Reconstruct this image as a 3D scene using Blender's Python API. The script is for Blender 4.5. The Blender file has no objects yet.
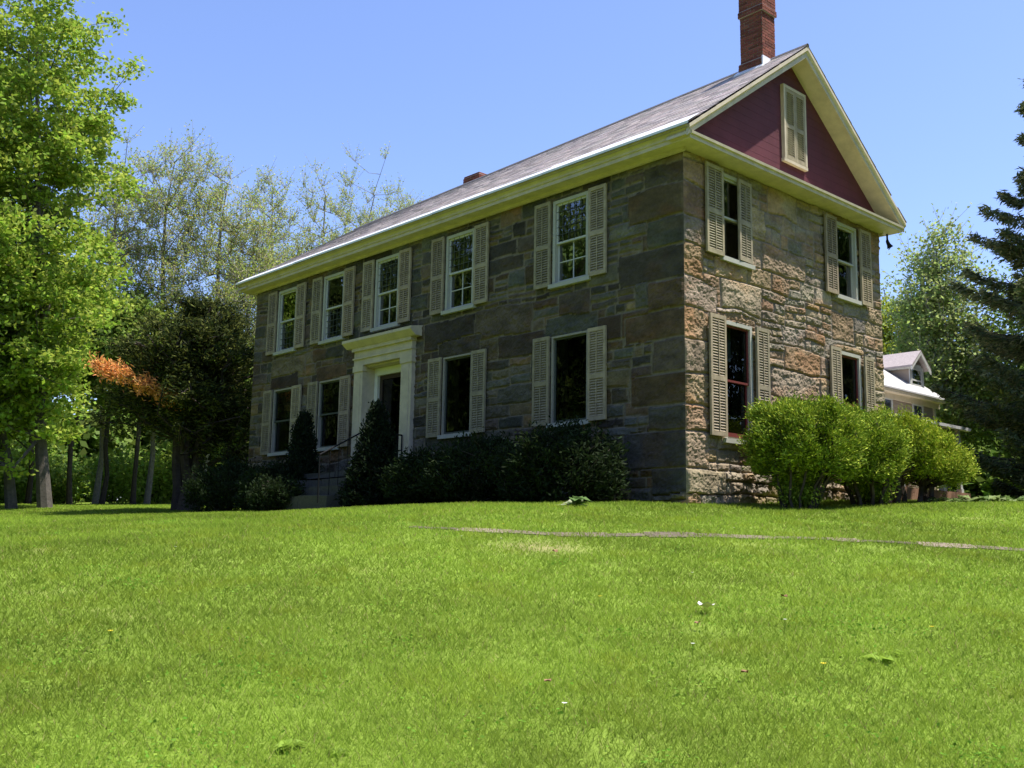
import bpy, math
import numpy as np
rng = np.random.default_rng(11)
SC = bpy.context.scene
COL = SC.collection
R = math.radians
ORG = {}                      # world position of every object's origin

# ------------------------------------------------------------------ helpers
def arr(*a): return np.array(a, float)

class MB:
    """collects vertices, faces and vertex colours; build() links ONE mesh object"""
    def __init__(s, T=None, off=(0, 0, 0)):
        s.v = []; s.f = {}; s.c = []; s.n = 0
        s.T = np.eye(3) if T is None else np.array(T, float); s.off = np.array(off, float)
        s.flip = np.linalg.det(s.T) < 0
    def add(s, v, f, col=(1, 1, 1)):
        v = np.asarray(v, float).reshape(-1, 3)
        f = np.asarray(f, np.int64)
        if f.ndim == 1: f = f[None]
        if s.flip: f = f[:, ::-1]
        s.v.append(v @ s.T.T + s.off)
        c = np.asarray(col, float)
        if c.ndim == 1: c = np.tile(c, (len(v), 1))
        s.c.append(c)
        s.f.setdefault(f.shape[1], []).append(f + s.n)
        s.n += len(v)
    def box(s, x0, x1, y0, y1, z0, z1, col=(1, 1, 1)):
        s.add([(x0,y0,z0),(x1,y0,z0),(x1,y1,z0),(x0,y1,z0),(x0,y0,z1),(x1,y0,z1),(x1,y1,z1),(x0,y1,z1)],
              [(0,3,2,1),(4,5,6,7),(0,1,5,4),(1,2,6,5),(2,3,7,6),(3,0,4,7)], col)
    def hexa(s, p, col=(1, 1, 1)):       # 8 corners, same order as box
        s.add(p, [(0,3,2,1),(4,5,6,7),(0,1,5,4),(1,2,6,5),(2,3,7,6),(3,0,4,7)], col)
    def prism(s, poly, axis, a, b, col=(1, 1, 1)):   # polygon in the two other axes, extruded along axis
        n = len(poly); P = []
        for w in (a, b):
            for u, v in poly:
                p = [u, v]; p.insert(axis, w); P.append(p)
        s.add(P, [list(range(n))[::-1]], col)
        k = s.n - 2*n
        f = [list(range(n, 2*n))]
        s.f.setdefault(n, []).append(np.array(f) + k)
        q = [(i, (i+1) % n, n+(i+1) % n, n+i) for i in range(n)]
        s.f.setdefault(4, []).append(np.array(q) + k)
    def frusta(s, P0, P1, r0, r1, sides=5, col=(1, 1, 1)):
        P0 = np.asarray(P0, float).reshape(-1, 3); P1 = np.asarray(P1, float).reshape(-1, 3)
        n = len(P0)
        if n == 0: return
        r0 = np.broadcast_to(r0, n); r1 = np.broadcast_to(r1, n)
        d = P1 - P0; d /= np.linalg.norm(d, axis=1)[:, None] + 1e-9
        h = np.where(np.abs(d[:, 2:3]) < .9, arr(0, 0, 1)[None], arr(1, 0, 0)[None])
        a = np.cross(d, h); a /= np.linalg.norm(a, axis=1)[:, None]; b = np.cross(d, a)
        t = np.arange(sides) * 2*np.pi/sides
        ring = np.cos(t)[None, :, None]*a[:, None] + np.sin(t)[None, :, None]*b[:, None]
        V = np.concatenate([P0[:, None] + ring*r0[:, None, None], P1[:, None] + ring*r1[:, None, None]], 1)
        i = np.arange(sides); j = (i+1) % sides
        q = np.stack([i, j, j+sides, i+sides], 1)
        F = (q[None] + (np.arange(n)*2*sides)[:, None, None]).reshape(-1, 4)
        c = np.asarray(col, float)
        if c.ndim == 2: c = np.repeat(c, 2*sides, 0)
        s.add(V.reshape(-1, 3), F, c)
    def tube(s, pts, rad, sides=6, col=(1, 1, 1)):
        pts = np.asarray(pts, float); rad = np.broadcast_to(rad, len(pts))
        s.frusta(pts[:-1], pts[1:], rad[:-1], rad[1:], sides, col)
    def leaves(s, P, size, width, col, d=None, flat=0.0, spread=1.0, r=None):
        """one rhombic leaf per point; d = preferred direction of the long axis"""
        r = r or rng
        n = len(P)
        if n == 0: return
        a = r.normal(size=(n, 3))
        if d is not None: a = a*spread + d*1.0
        a[:, 2] *= (1-flat)
        a /= np.linalg.norm(a, axis=1)[:, None] + 1e-9
        h = r.normal(size=(n, 3)); h[:, 2] *= (1 - flat)
        b = np.cross(a, np.cross(a, h)); b /= np.linalg.norm(b, axis=1)[:, None] + 1e-9
        L = np.broadcast_to(size, n)[:, None] * r.uniform(.7, 1.3, (n, 1))/2
        W = np.broadcast_to(width, n)[:, None] * r.uniform(.7, 1.3, (n, 1))/2
        V = np.stack([P - a*L, P + b*W + a*L*.1, P + a*L, P - b*W + a*L*.1], 1).reshape(-1, 3)
        F = np.arange(4*n).reshape(n, 4)
        c = np.asarray(col, float)
        c = np.tile(c, (4*n, 1)) if c.ndim == 1 else np.repeat(c, 4, 0)
        s.add(V, F, c)
    def build(s, name, mat, parent=None, smooth=False):
        me = bpy.data.meshes.new(name)
        V = np.concatenate(s.v) if s.v else np.zeros((0, 3))
        org = ORG[parent.name] if parent is not None else s.org if hasattr(s, 'org') else np.zeros(3)
        me.vertices.add(len(V)); me.vertices.foreach_set('co', (V - org).astype(np.float32).ravel())
        fl = [(k, np.concatenate(x)) for k, x in s.f.items()]
        idx = np.concatenate([x.ravel() for _, x in fl]); cnt = np.concatenate([np.full(len(x), k) for k, x in fl])
        me.loops.add(len(idx)); me.loops.foreach_set('vertex_index', idx.astype(np.int32))
        me.polygons.add(len(cnt))
        st = np.concatenate([[0], np.cumsum(cnt)[:-1]])
        me.polygons.foreach_set('loop_start', st.astype(np.int32))
        me.polygons.foreach_set('loop_total', cnt.astype(np.int32))
        me.polygons.foreach_set('use_smooth', np.full(len(cnt), smooth))
        ca = me.color_attributes.new('tint', 'FLOAT_COLOR', 'POINT')
        C4 = np.ones((len(V), 4), np.float32); C4[:, :3] = np.concatenate(s.c)
        ca.data.foreach_set('color', C4.ravel())
        me.update(calc_edges=True)
        me.materials.append(mat)
        o = bpy.data.objects.new(name, me); COL.objects.link(o)
        if parent is not None: o.parent = parent
        else: o.location = org
        ORG[o.name] = org
        return o

def tag(o, label=None, cat=None, group=None, kind=None):
    if label: o['label'] = label
    if cat: o['category'] = cat
    if group: o['group'] = group
    if kind: o['kind'] = kind
    return o
def thing(name, loc, label, cat, group=None):
    o = bpy.data.objects.new(name, None); COL.objects.link(o)
    o.location = loc; o.empty_display_size = .3; ORG[o.name] = np.array(loc, float)
    return tag(o, label, cat, group)

# ------------------------------------------------------------------ noise
def _h(ix, iy, seed):
    n = (ix*374761393 + iy*668265263 + seed*974711) & 0x7fffffff
    n = ((n ^ (n >> 13)) * 1274126177) & 0x7fffffff
    return ((n ^ (n >> 16)) & 0xffff) / 65535.0
def vn(x, y, seed=0):
    x = np.asarray(x, float); y = np.asarray(y, float)
    ix = np.floor(x).astype(np.int64); iy = np.floor(y).astype(np.int64)
    fx = x-ix; fy = y-iy; fx = fx*fx*(3-2*fx); fy = fy*fy*(3-2*fy)
    return ((_h(ix,iy,seed)*(1-fx)+_h(ix+1,iy,seed)*fx)*(1-fy) + (_h(ix,iy+1,seed)*(1-fx)+_h(ix+1,iy+1,seed)*fx)*fy)
def fbm(x, y, o=4, seed=0):
    t = 0; a = .5; s = 0
    for i in range(o):
        t = t + a*vn(x*2**i, y*2**i, seed+i*17); s += a; a *= .5
    return t/s

# ------------------------------------------------------------------ materials
def mat(name, rough=.8, spec=.3, base=None, attr=True, mult=None, noise=0, nscale=8, bump=0, bscale=30, transl=0, metal=0, detail=6):
    m = bpy.data.materials.new(name); m.use_nodes = True
    nt = m.node_tree; N = nt.nodes; L = nt.links
    b = N['Principled BSDF']; out = N['Material Output']
    b.inputs['Roughness'].default_value = rough
    b.inputs['Specular IOR Level'].default_value = spec
    b.inputs['Metallic'].default_value = metal
    src = None
    if attr:
        a = N.new('ShaderNodeAttribute'); a.attribute_name = 'tint'; src = a.outputs['Color']
    if base is not None:
        if src is None:
            rgb = N.new('ShaderNodeRGB'); rgb.outputs[0].default_value = (*base, 1); src = rgb.outputs[0]
        else:
            mx = N.new('ShaderNodeMix'); mx.data_type = 'RGBA'; mx.blend_type = 'MULTIPLY'; mx.inputs['Factor'].default_value = 1
            L.new(src, mx.inputs['A']); mx.inputs['B'].default_value = (*base, 1); src = mx.outputs['Result']
    tc = N.new('ShaderNodeTexCoord')
    if noise:
        no = N.new('ShaderNodeTexNoise'); no.inputs['Scale'].default_value = nscale; no.inputs['Detail'].default_value = detail
        no.inputs['Roughness'].default_value = .65
        L.new(tc.outputs['Object'], no.inputs['Vector'])
        mr = N.new('ShaderNodeMapRange'); mr.inputs['From Min'].default_value = .3; mr.inputs['From Max'].default_value = .7
        mr.inputs['To Min'].default_value = 1-noise; mr.inputs['To Max'].default_value = 1+noise
        L.new(no.outputs['Fac'], mr.inputs['Value'])
        mx = N.new('ShaderNodeMix'); mx.data_type = 'RGBA'; mx.blend_type = 'MULTIPLY'; mx.inputs['Factor'].default_value = 1
        L.new(src, mx.inputs['A']); L.new(mr.outputs[0], mx.inputs['B']); src = mx.outputs['Result']
    L.new(src, b.inputs['Base Color'])
    if bump:
        no = N.new('ShaderNodeTexNoise'); no.inputs['Scale'].default_value = bscale; no.inputs['Detail'].default_value = 8
        L.new(tc.outputs['Object'], no.inputs['Vector'])
        bp = N.new('ShaderNodeBump'); bp.inputs['Strength'].default_value = bump; bp.inputs['Distance'].default_value = .02
        L.new(no.outputs['Fac'], bp.inputs['Height']); L.new(bp.outputs[0], b.inputs['Normal'])
    if transl:
        t = N.new('ShaderNodeBsdfTranslucent'); L.new(src, t.inputs['Color'])
        ms = N.new('ShaderNodeMixShader'); ms.inputs[0].default_value = transl
        L.new(b.outputs[0], ms.inputs[1]); L.new(t.outputs[0], ms.inputs[2]); L.new(ms.outputs[0], out.inputs['Surface'])
    return m

M_stone = mat('stone', .9, .2, noise=.22, nscale=18, bump=.35, bscale=45)
M_cream = mat('cream_paint', .55, .4, base=(.56, .48, .345), noise=.16, nscale=4, bump=.06, bscale=20)
M_white = mat('white_paint', .5, .4, base=(.52, .52, .48), noise=.06, nscale=5)
M_trim = mat('window_trim', .55, .4, base=(.43, .42, .355), noise=.08, nscale=6)
M_lowtrim = mat('lower_window_trim', .6, .3, base=(.33, .30, .24), noise=.12, nscale=6)
M_tan = mat('shutter_paint', .65, .25, base=(.335, .28, .185), noise=.25, nscale=7)
M_maroon = mat('maroon_boards', .6, .35, base=(.105, .025, .034), noise=.16, nscale=2.5, bump=.05)
M_redsash = mat('red_sash', .5, .4, base=(.16, .035, .03), noise=.1, nscale=6)
M_slate = mat('slate', .75, .35, noise=.18, nscale=14, bump=.2, bscale=25)
M_brick = mat('brick', .9, .2, noise=.2, nscale=20, bump=.3, bscale=50)
M_metal = mat('pale_metal', .35, .5, base=(.80, .80, .80), noise=.06, nscale=4)
M_iron = mat('black_iron', .8, .12, base=(.015, .015, .016), attr=False)
M_cloth = mat('curtain_cloth', .9, .1, noise=.08, nscale=6)
M_leaf = mat('leaf', .6, .15, transl=.45)
M_needle = mat('needle', .7, .06, transl=.25)
M_clip = mat('clipped_foliage', .7, .06, transl=.14)
M_grass = mat('grass_blade', .7, .08, transl=.45)
M_bark = mat('bark', .9, .15, noise=.35, nscale=9, bump=.5, bscale=14)
M_soil = mat('turf', .95, .1, noise=.25, nscale=3, bump=.3, bscale=18)
M_wood = mat('clapboard', .6, .3, noise=.06, nscale=4)
M_path = mat('flagstone', .9, .2, noise=.25, nscale=10, bump=.3, bscale=25)
M_dark = mat('dark_room', .9, .1, base=(.03, .028, .025), attr=False)

def glass(name, tint, ior):
    m = bpy.data.materials.new(name); m.use_nodes = True
    nt = m.node_tree; N = nt.nodes; L = nt.links; N.remove(N['Principled BSDF'])
    tr = N.new('ShaderNodeBsdfTransparent'); tr.inputs[0].default_value = (*tint, 1)
    gl = N.new('ShaderNodeBsdfGlossy'); gl.inputs['Roughness'].default_value = .015; gl.inputs['Color'].default_value = (.95, .97, .95, 1)
    fr = N.new('ShaderNodeFresnel'); fr.inputs['IOR'].default_value = ior
    no = N.new('ShaderNodeTexNoise'); no.inputs['Scale'].default_value = 2.2; tc = N.new('ShaderNodeTexCoord')
    L.new(tc.outputs['Object'], no.inputs['Vector'])
    bp = N.new('ShaderNodeBump'); bp.inputs['Strength'].default_value = .12; bp.inputs['Distance'].default_value = .05
    L.new(no.outputs['Fac'], bp.inputs['Height']); L.new(bp.outputs[0], gl.inputs['Normal'])
    ms = N.new('ShaderNodeMixShader'); L.new(fr.outputs[0], ms.inputs[0]); L.new(tr.outputs[0], ms.inputs[1]); L.new(gl.outputs[0], ms.inputs[2])
    L.new(ms.outputs[0], N['Material Output'].inputs['Surface'])
    return m
M_glass = glass('window_glass', (.5, .54, .5), 2.8); M_glass_dim = glass('dim_window_glass', (.4, .42, .4), 1.45)

# ------------------------------------------------------------------ the lie of the land
CAM = arr(10.4095, -13.4175, -.7657)
def gz(x, y):
    x = np.asarray(x, float); y = np.asarray(y, float)
    q = (x-10.41)*-.737 + (y+13.42)*.675
    z = -.14*.8*np.log1p(np.exp((16.2-np.clip(q, -12, 60))/.8))
    z = z + .045*np.clip(y-1, 0, 30) + .028*np.clip(-x-16, 0, 45)
    z = z - .08*np.clip(-y-.5, 0, 5)*np.clip(-x/6, 0, 1) - .07*np.clip(x/1.5, 0, 1)*np.clip((y+4)/3, 0, 1)
    return z - .02 + .05*(fbm(x*.35, y*.35, 3, 5)-.5) + .02*(vn(x*1.7, y*1.7, 9)-.5)
def gzf(x, y): return float(gz(arr(x), arr(y))[0])

def axis(lo, hi, step, far):
    a = np.arange(lo, hi+.01, step)
    out = [lo - 1.6**k*2 for k in range(1, 14) if 1.6**k*2 < far]
    out2 = [hi + 1.6**k*2 for k in range(1, 14) if 1.6**k*2 < far]
    return np.array(sorted(out) + list(a) + sorted(out2))
def lawn():
    xs = axis(-50, 22, .3, 500); ys = axis(-22, 40, .3, 500)
    X, Y = np.meshgrid(xs, ys, indexing='ij'); Z = gz(X, Y)
    n = fbm(X*.5, Y*.5, 4, 21)[..., None]; bare = .6*np.clip((fbm(X*1.7, Y*1.7, 4, 34)-.72)*8, 0, 1)[..., None]
    c = arr(.15, .215, .03)*(.7+.6*n) * (1-bare) + arr(.19, .16, .07)*bare
    nb = np.exp(-((X-2.7)**2+(Y+5.95)**2)/.2)[..., None]*.8; c = c*(1-nb)+arr(.24, .19, .10)*nb
    m = MB(); nx, ny = X.shape
    i, j = np.meshgrid(np.arange(nx-1), np.arange(ny-1), indexing='ij'); a = (i*ny+j).ravel()
    m.add(np.stack([X, Y, Z], -1).reshape(-1, 3), np.stack([a, a+ny, a+ny+1, a+1], 1), c.reshape(-1, 3))
    o = m.build('lawn', M_soil, smooth=True); o['kind'] = 'structure'
lawn()

# flagstone path
PATH = np.array([(.5, -5.95), (1.35, -5.62), (2.1, -5.15), (2.66, -4.4), (3.52, -3.3), (4.58, -2.3), (5.79, -1.46), (7.4, -.6), (9.5, .2), (13, 1.2)])
def path_dist(x, y):
    P = np.stack([x, y], -1); best = np.full(len(P), 9e9)
    for a, b in zip(PATH[:-1], PATH[1:]):
        d = b-a; t = np.clip(((P-a)@d)/(d@d), 0, 1); best = np.minimum(best, np.linalg.norm(P-(a+t[:, None]*d), axis=1))
    return best
def build_path():
    m = MB(); r = np.random.default_rng(4)
    seg = []
    for a, b in zip(PATH[:-1], PATH[1:]):
        k = max(1, int(np.linalg.norm(b-a)/.12))
        for t in np.arange(k)/k: seg.append(a+(b-a)*t)
    seg = np.array(seg); i = 0
    while i < len(seg)-8:
        n = int(r.integers(3, 6)); a, b = seg[i], seg[min(i+n, len(seg)-1)]
        d = b-a; L = np.linalg.norm(d); d /= L; nrm = arr(-d[1], d[0]); w = .16+r.uniform(-.08, .06)
        if i < 12: w *= .55+.04*i
        if r.random() < .12: i += 2; continue
        c = arr(.17, .135, .10)*r.uniform(.55, 1.3)
        pts = []
        for u, v in [(.03, -1), (.3, -1.08), (.7, -1.05), (.97, -1), (1, 0), (.97, 1), (.6, 1.07), (.3, 1.02), (.03, 1), (0, 0)]:
            p = a + d*L*u + nrm*w*v*r.uniform(.93, 1.05); pts.append(p)
        pts = np.array(pts); z = gz(pts[:, 0], pts[:, 1]); k = len(pts)
        V = np.concatenate([np.c_[pts, z-.03], np.c_[pts, z+.012]])
        m.add(V, [list(range(k, 2*k))], c)
        base = m.n-2*k
        m.f.setdefault(4, []).append(np.array([(j, (j+1) % k, k+(j+1) % k, k+j) for j in range(k)])+base)
        i += n
    o = m.build('path', M_path); o['kind'] = 'structure'
build_path()

# ------------------------------------------------------------------ the stone house
L_, D_, H_ = 14.6977, 6.7302, 6.0
TF = np.diag([-1., -1., 1.])                       # front: (along, out, up)
TG = np.array([[0, 1, 0], [1, 0, 0], [0, 0, 1.]])  # gable end
TB = np.array([[-1, 0, 0], [0, 1, 0], [0, 0, 1.]]) # rear
TE = np.array([[0, -1, 0], [1, 0, 0], [0, 0, 1.]]) # far end
house = thing('stone_house', (-7.3, 3.3, 0), 'two-storey grey fieldstone house with cream cornice, tan shutters and maroon gable on the lawn', 'house')
FS = [12.9966, 10.7809, 8.5388, 5.9129, 2.6521]; HW = .4735; UT, UB, LT, LB = 5.7937, 4.1365, 3.1338, 1.4702
GT_ = [1.4779, 5.3057]; HG = .4299; GU = (4.2987, 5.8581); GL = (1.0894, 3.1727)
DOOR = (7.75, 9.28, .72, 3.32)

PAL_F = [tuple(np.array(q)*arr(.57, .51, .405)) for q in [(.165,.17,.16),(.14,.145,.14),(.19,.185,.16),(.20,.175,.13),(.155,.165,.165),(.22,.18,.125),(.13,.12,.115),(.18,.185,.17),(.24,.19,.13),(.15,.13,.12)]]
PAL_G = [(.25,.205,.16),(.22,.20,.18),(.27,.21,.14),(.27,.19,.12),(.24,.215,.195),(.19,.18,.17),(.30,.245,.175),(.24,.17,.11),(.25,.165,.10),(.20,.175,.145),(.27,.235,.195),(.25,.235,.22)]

def layout(W, H, r, found, big):
    out = []; z = -.7
    while z < H:
        h = r.uniform(.14, .26) if z < found else r.choice([.26, .34, .44, .55, .62], p=big)
        h *= r.uniform(.9, 1.1)
        if H-(z+h) < .2: h = H-z
        x = 0.
        while x < W:
            w = np.clip(h*r.uniform(1.1, 3.3), .35, 1.7)
            if W-(x+w) < .3: w = W-x
            if h > .30 and r.random() < .52:
                k = int(r.integers(2, 4 if h < .5 else 5)); zz = z
                for q in range(k):
                    hh = h/k; xx = x
                    while xx < x+w-.001:
                        ww = r.uniform(.2, .75)
                        if x+w-(xx+ww) < .18: ww = x+w-xx
                        out.append((xx if xx > 0 else -1, xx+ww if xx+ww < W-.01 else W+1, zz, zz+hh)); xx += ww
                    zz += hh
            else: out.append((x if x > 0 else -1, x+w if x+w < W-.01 else W+1, z, z+h))
            x += w
        z += h
    return out

def stone_wall(T, W, zb, step, opens, pal, amp, seed, found, big, lintels=(), off=(0, 0, 0), rusts=0, quoin=()):
    r = np.random.default_rng(seed)
    bx = sorted({0., W, *[o[0] for o in opens], *[o[1] for o in opens]}); bz = sorted({zb, H_, *[o[2] for o in opens], *[o[3] for o in opens]})
    def grid(b):
        g = [np.linspace(a, c, max(2, int((c-a)/step)+1))[:-1] for a, c in zip(b[:-1], b[1:])]
        return np.concatenate(g+[[b[-1]]])
    xs, zs = grid(bx), grid(bz)
    X, Z = np.meshgrid(xs, zs, indexing='ij')
    wx = X + .09*(fbm(X*2.6, Z*2.6, 3, seed)-.5); wz = Z + .13*(fbm(X*1.3, Z*2.0, 3, seed+3)-.5)
    rects = layout(W, H_, r, found, big) + list(quoin) + list(lintels)
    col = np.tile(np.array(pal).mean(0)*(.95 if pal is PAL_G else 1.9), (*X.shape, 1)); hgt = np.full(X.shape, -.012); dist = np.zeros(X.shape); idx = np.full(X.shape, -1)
    for k, (a, b, c, d) in enumerate(rects):
        i0, i1 = np.searchsorted(xs, [a-.06, b+.06]); j0, j1 = np.searchsorted(zs, [c-.06, d+.06]); s = (slice(i0, i1), slice(j0, j1))
        e = np.minimum(np.minimum(wx[s]-a, b-wx[s]), np.minimum(wz[s]-c, d-wz[s]))
        ok = e > 0
        dist[s] = np.where(ok, e, dist[s]); idx[s] = np.where(ok, k, idx[s])
    n = len(rects)
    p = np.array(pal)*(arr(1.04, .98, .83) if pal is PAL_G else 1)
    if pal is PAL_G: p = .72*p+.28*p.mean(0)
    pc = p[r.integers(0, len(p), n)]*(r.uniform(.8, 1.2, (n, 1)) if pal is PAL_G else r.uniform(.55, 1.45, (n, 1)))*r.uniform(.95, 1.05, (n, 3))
    po = r.uniform(0, .035, n)*amp/.03; pa = amp*r.uniform(.5, 1.25, n)
    inside = (idx >= 0); kk = np.clip(idx, 0, None)
    mort = (r.uniform(.006, .014, n) if pal is PAL_G else r.uniform(.008, .02, n))[kk]
    st = np.clip((dist-mort)/.01, 0, 1)*inside
    edge = np.clip((dist-mort)/.028, 0, 1); edge = edge*(2-edge)
    rock = np.abs(fbm(X/.16, Z/.13, 4, seed+40)-.5)*2 + .6*fbm(X/.45+7, Z/.3, 3, seed+50) + .55*np.abs(fbm(X/.09, Z/.05, 2, seed+60)-.5) + .35*(vn(X/.03, Z/.03, seed+61)-.5)
    h2 = po[kk] + pa[kk]*(rock-.55)*1.6
    foundm = np.clip((found-Z)/.1, 0, 1)
    h2 = h2*(1+.5*foundm) + foundm*.03
    hgt = np.where(inside, -.012*(1-edge) + h2*edge, hgt)
    tone = .45+1.1*fbm(X/.3, Z/.15, 5, seed+80)
    sc = pc[kk]*tone[..., None]
    if rusts:
        rm = np.clip((fbm(X/.7, Z/.4, 4, seed+90)-.55)*6, 0, 1)[..., None]*rusts
        sc = sc*(1-rm) + sc*arr(1.35, .85, .5)*rm
    col = np.where(st[..., None] > .5, sc, col*(.8+.4*fbm(X/.1, Z/.1, 2, seed+91))[..., None])
    taper = np.clip(np.minimum(X, W-X)/.03, 0, 1); hgt = hgt*taper
    m = MB(T, off); nx, nz = X.shape
    i, j = np.meshgrid(np.arange(nx-1), np.arange(nz-1), indexing='ij')
    cx = (xs[:-1]+xs[1:])[i]/2; cz = (zs[:-1]+zs[1:])[j]/2; keep = np.ones(cx.shape, bool)
    for o in opens: keep &= ~((cx > o[0]) & (cx < o[1]) & (cz > o[2]) & (cz < o[3]))
    a = (i*nz+j)[keep]
    m.add(np.stack([X, hgt, Z], -1).reshape(-1, 3), np.stack([a, a+nz, a+nz+1, a+1], 1)[:, ::-1], col.reshape(-1, 3))
    for o in opens:      # reveals
        x0, x1, z0, z1 = o; c = arr(.20, .18, .15); t = .02; dd = -.42
        m.add([(x0, t, z0), (x0, t, z1), (x0, dd, z1), (x0, dd, z0)], [(0, 1, 2, 3)], c)
        m.add([(x1, t, z0), (x1, t, z1), (x1, dd, z1), (x1, dd, z0)], [(0, 1, 2, 3)], c)
        m.add([(x0, t, z1), (x1, t, z1), (x1, dd, z1), (x0, dd, z1)], [(0, 1, 2, 3)], c)
        m.add([(x0, t, z0), (x1, t, z0), (x1, dd, z0), (x0, dd, z0)], [(0, 1, 2, 3)], c)
    return m.build('wall', M_stone, house)

opF = [(s-HW, s+HW, UB-.02, UT) for s in FS] + [(s-HW, s+HW, LB-.02, LT) for i, s in enumerate(FS) if i != 2] + [DOOR]
opG = [(t-HG, t+HG, GU[0], GU[1]) for t in GT_] + [(t-HG, t+HG, GL[0], GL[1]) for t in GT_]
linF = [(s-HW-.22, s+HW+.22, LT+.01, LT+.36) for i, s in enumerate(FS) if i != 2]
linG = [(t-HG-.16, t+HG+.16, GL[1]+.01, GL[1]+.16) for t in GT_]
rq = np.random.default_rng(3)
quo = []; z = .1; k = 0
while z < 5.9:
    h = rq.uniform(.42, .66); h = min(h, 6-z); quo.append((-1, (1.35 if k % 2 else .8)*rq.uniform(.85, 1.1), z, z+h)); z += h; k += 1
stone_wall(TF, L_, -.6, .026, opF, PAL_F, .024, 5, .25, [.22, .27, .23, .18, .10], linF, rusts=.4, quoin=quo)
quoG = [(-1, (.7 if i % 2 else 1.1)*rq.uniform(.7, 1.), a[2], a[3]) for i, a in enumerate(quo)]
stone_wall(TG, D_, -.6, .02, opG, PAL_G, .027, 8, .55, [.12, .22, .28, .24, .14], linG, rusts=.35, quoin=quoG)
stone_wall(TB, L_, -.6, .12, [], PAL_F, .012, 15, .25, [.15, .2, .25, .25, .15], off=(0, D_, 0))
stone_wall(TE, D_, -.6, .12, [], PAL_F, .012, 16, .25, [.15, .2, .25, .25, .15], off=(-L_, 0, 0))

# windows -----------------------------------------------------------
def window(T, c, hw, z0, z1, kind, frame_mat, sash_mat, w=.07):
    m = MB(T); x0, x1 = c-hw, c+hw; e = .004; a, b = -.14, .03
    m.box(x0+e, x0+w, a, b, z0+e, z1-e); m.box(x1-w, x1-e, a, b, z0+e, z1-e)
    m.box(x0+w, x1-w, a, b, z1-w, z1-e); m.box(x0+w, x1-w, a, b-.02, z0+e, z0+w*.6)
    win = m.build('window', frame_mat, house)
    s = MB(T); s.box(c-hw-.06, c+hw+.06, -.1, .085, z0-.075, z0+.002); s.build('sill', M_trim if kind != 'plain' else M_trim, win)
    X0, X1, Z0, Z1 = x0+w, x1-w, z0+w*.6, z1-w; zm = (Z0+Z1)/2
    s = MB(T); sw = .035
    def sash(za, zb, y, cols, rows, bar=.018):
        s.box(X0+.002, X0+sw, y-.02, y+.02, za, zb); s.box(X1-sw, X1-.002, y-.02, y+.02, za, zb)
        s.box(X0+sw, X1-sw, y-.02, y+.02, za, za+sw); s.box(X0+sw, X1-sw, y-.02, y+.02, zb-sw, zb)
        for i in range(1, cols):
            x = X0+sw+(X1-X0-2*sw)*i/cols; s.box(x-bar/2, x+bar/2, y-.012, y+.012, za+sw, zb-sw)
        for i in range(1, rows):
            zz = za+sw+(zb-za-2*sw)*i/rows; s.box(X0+sw, X1-sw, y-.0115, y+.0115, zz-bar/2, zz+bar/2)
    if kind == 'front_up': sash(zm-.02, Z1, -.03, 1, 1); sash(Z0, zm+.02, -.072, 2, 2)
    elif kind == 'front_up_low': sash(zm-.02, Z1, -.03, 1, 1); sash(Z0, zm+.02, -.072, 1, 1)
    elif kind == 'plain': sash(Z0, Z1, -.03, 1, 1)
    elif kind in ('two', 'front_low'): sash(zm-.02, Z1, -.03, 1, 1); sash(Z0, zm+.02, -.072, 1, 1)
    s.build('sash', sash_mat, win)
    g = MB(T); yt = -.032
    g.add([(X0, yt, zm), (X1, yt, zm), (X1, yt, Z1), (X0, yt, Z1)], [(3, 2, 1, 0)])
    y2 = -.032 if kind == 'plain' else -.073
    g.add([(X0, y2, Z0), (X1, y2, Z0), (X1, y2, zm), (X0, y2, zm)], [(3, 2, 1, 0)])
    g.build('pane', M_glass if z0 > 3.5 else M_glass_dim, win)
    if kind in ('front_up', 'front_up_low', 'front_low'):
        # leaded lattice screen behind one half of the glass
        za, zb = (zm, Z1) if kind != 'front_up_low' else (Z0, zm)
        if kind == 'front_low': za, zb = Z0+(Z1-Z0)*.45, Z1
        l = MB(T); y = -.012 if za >= zm else -.045
        for i in range(1, 5):
            x = X0+(X1-X0)*i/5; l.box(x-.0055, x+.0055, y-.004, y+.004, za, zb)
        n = 5
        for i in range(1, n):
            zz = za+(zb-za)*i/n; l.box(X0, X1, y-.0035, y+.0035, zz-.0055, zz+.0055)
        l.build('lattice', M_dk, win)
    if kind == 'front_low':
        sb = MB(T); sb.box(X0, X1, -.04, -.0, zm-.02, zm+.02)
        sb.build('meeting_rail', M_dk, win)
    return win
M_dk = mat('dark_lead', .6, .3, base=(.07, .08, .065), attr=False)
kinds = ['front_up_low', 'front_up_low', 'front_up', 'front_up', 'front_up']
for s, k in zip(FS, kinds): window(TF, s, HW, UB, UT, k, M_trim, M_white)
for i, s in enumerate(FS):
    if i == 2: continue
    window(TF, s, HW, LB, LT, 'plain' if i > 2 else 'front_low', M_lowtrim, M_dk, w=.04)
for t in GT_: window(TG, t, HG, GU[0], GU[1], 'two', M_trim, M_trim)
for t in GT_:
    w = window(TG, t, HG, GL[0], GL[1], 'two', M_trim, M_redsash)
    b = MB(TG); b.box(t-HG+.07, t+HG-.07, -.1, .03, GL[0]+.043, GL[0]+.11); b.build('bottom_rail', M_redsash, w)
def drape(T, x0, x1, z0, z1, y, col, win_parent=None):
    n = 40; x = np.linspace(x0, x1, n); yy = y + .03*np.sin(np.arange(n)*1.3)
    V = np.concatenate([np.c_[x, yy, np.full(n, z0)], np.c_[x, yy, np.full(n, z1)]])
    m = MB(T); i = np.arange(n-1); m.add(V, np.stack([i, i+1, i+1+n, i+n], 1), col)
    m.build('curtain', M_cloth, house)
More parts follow.
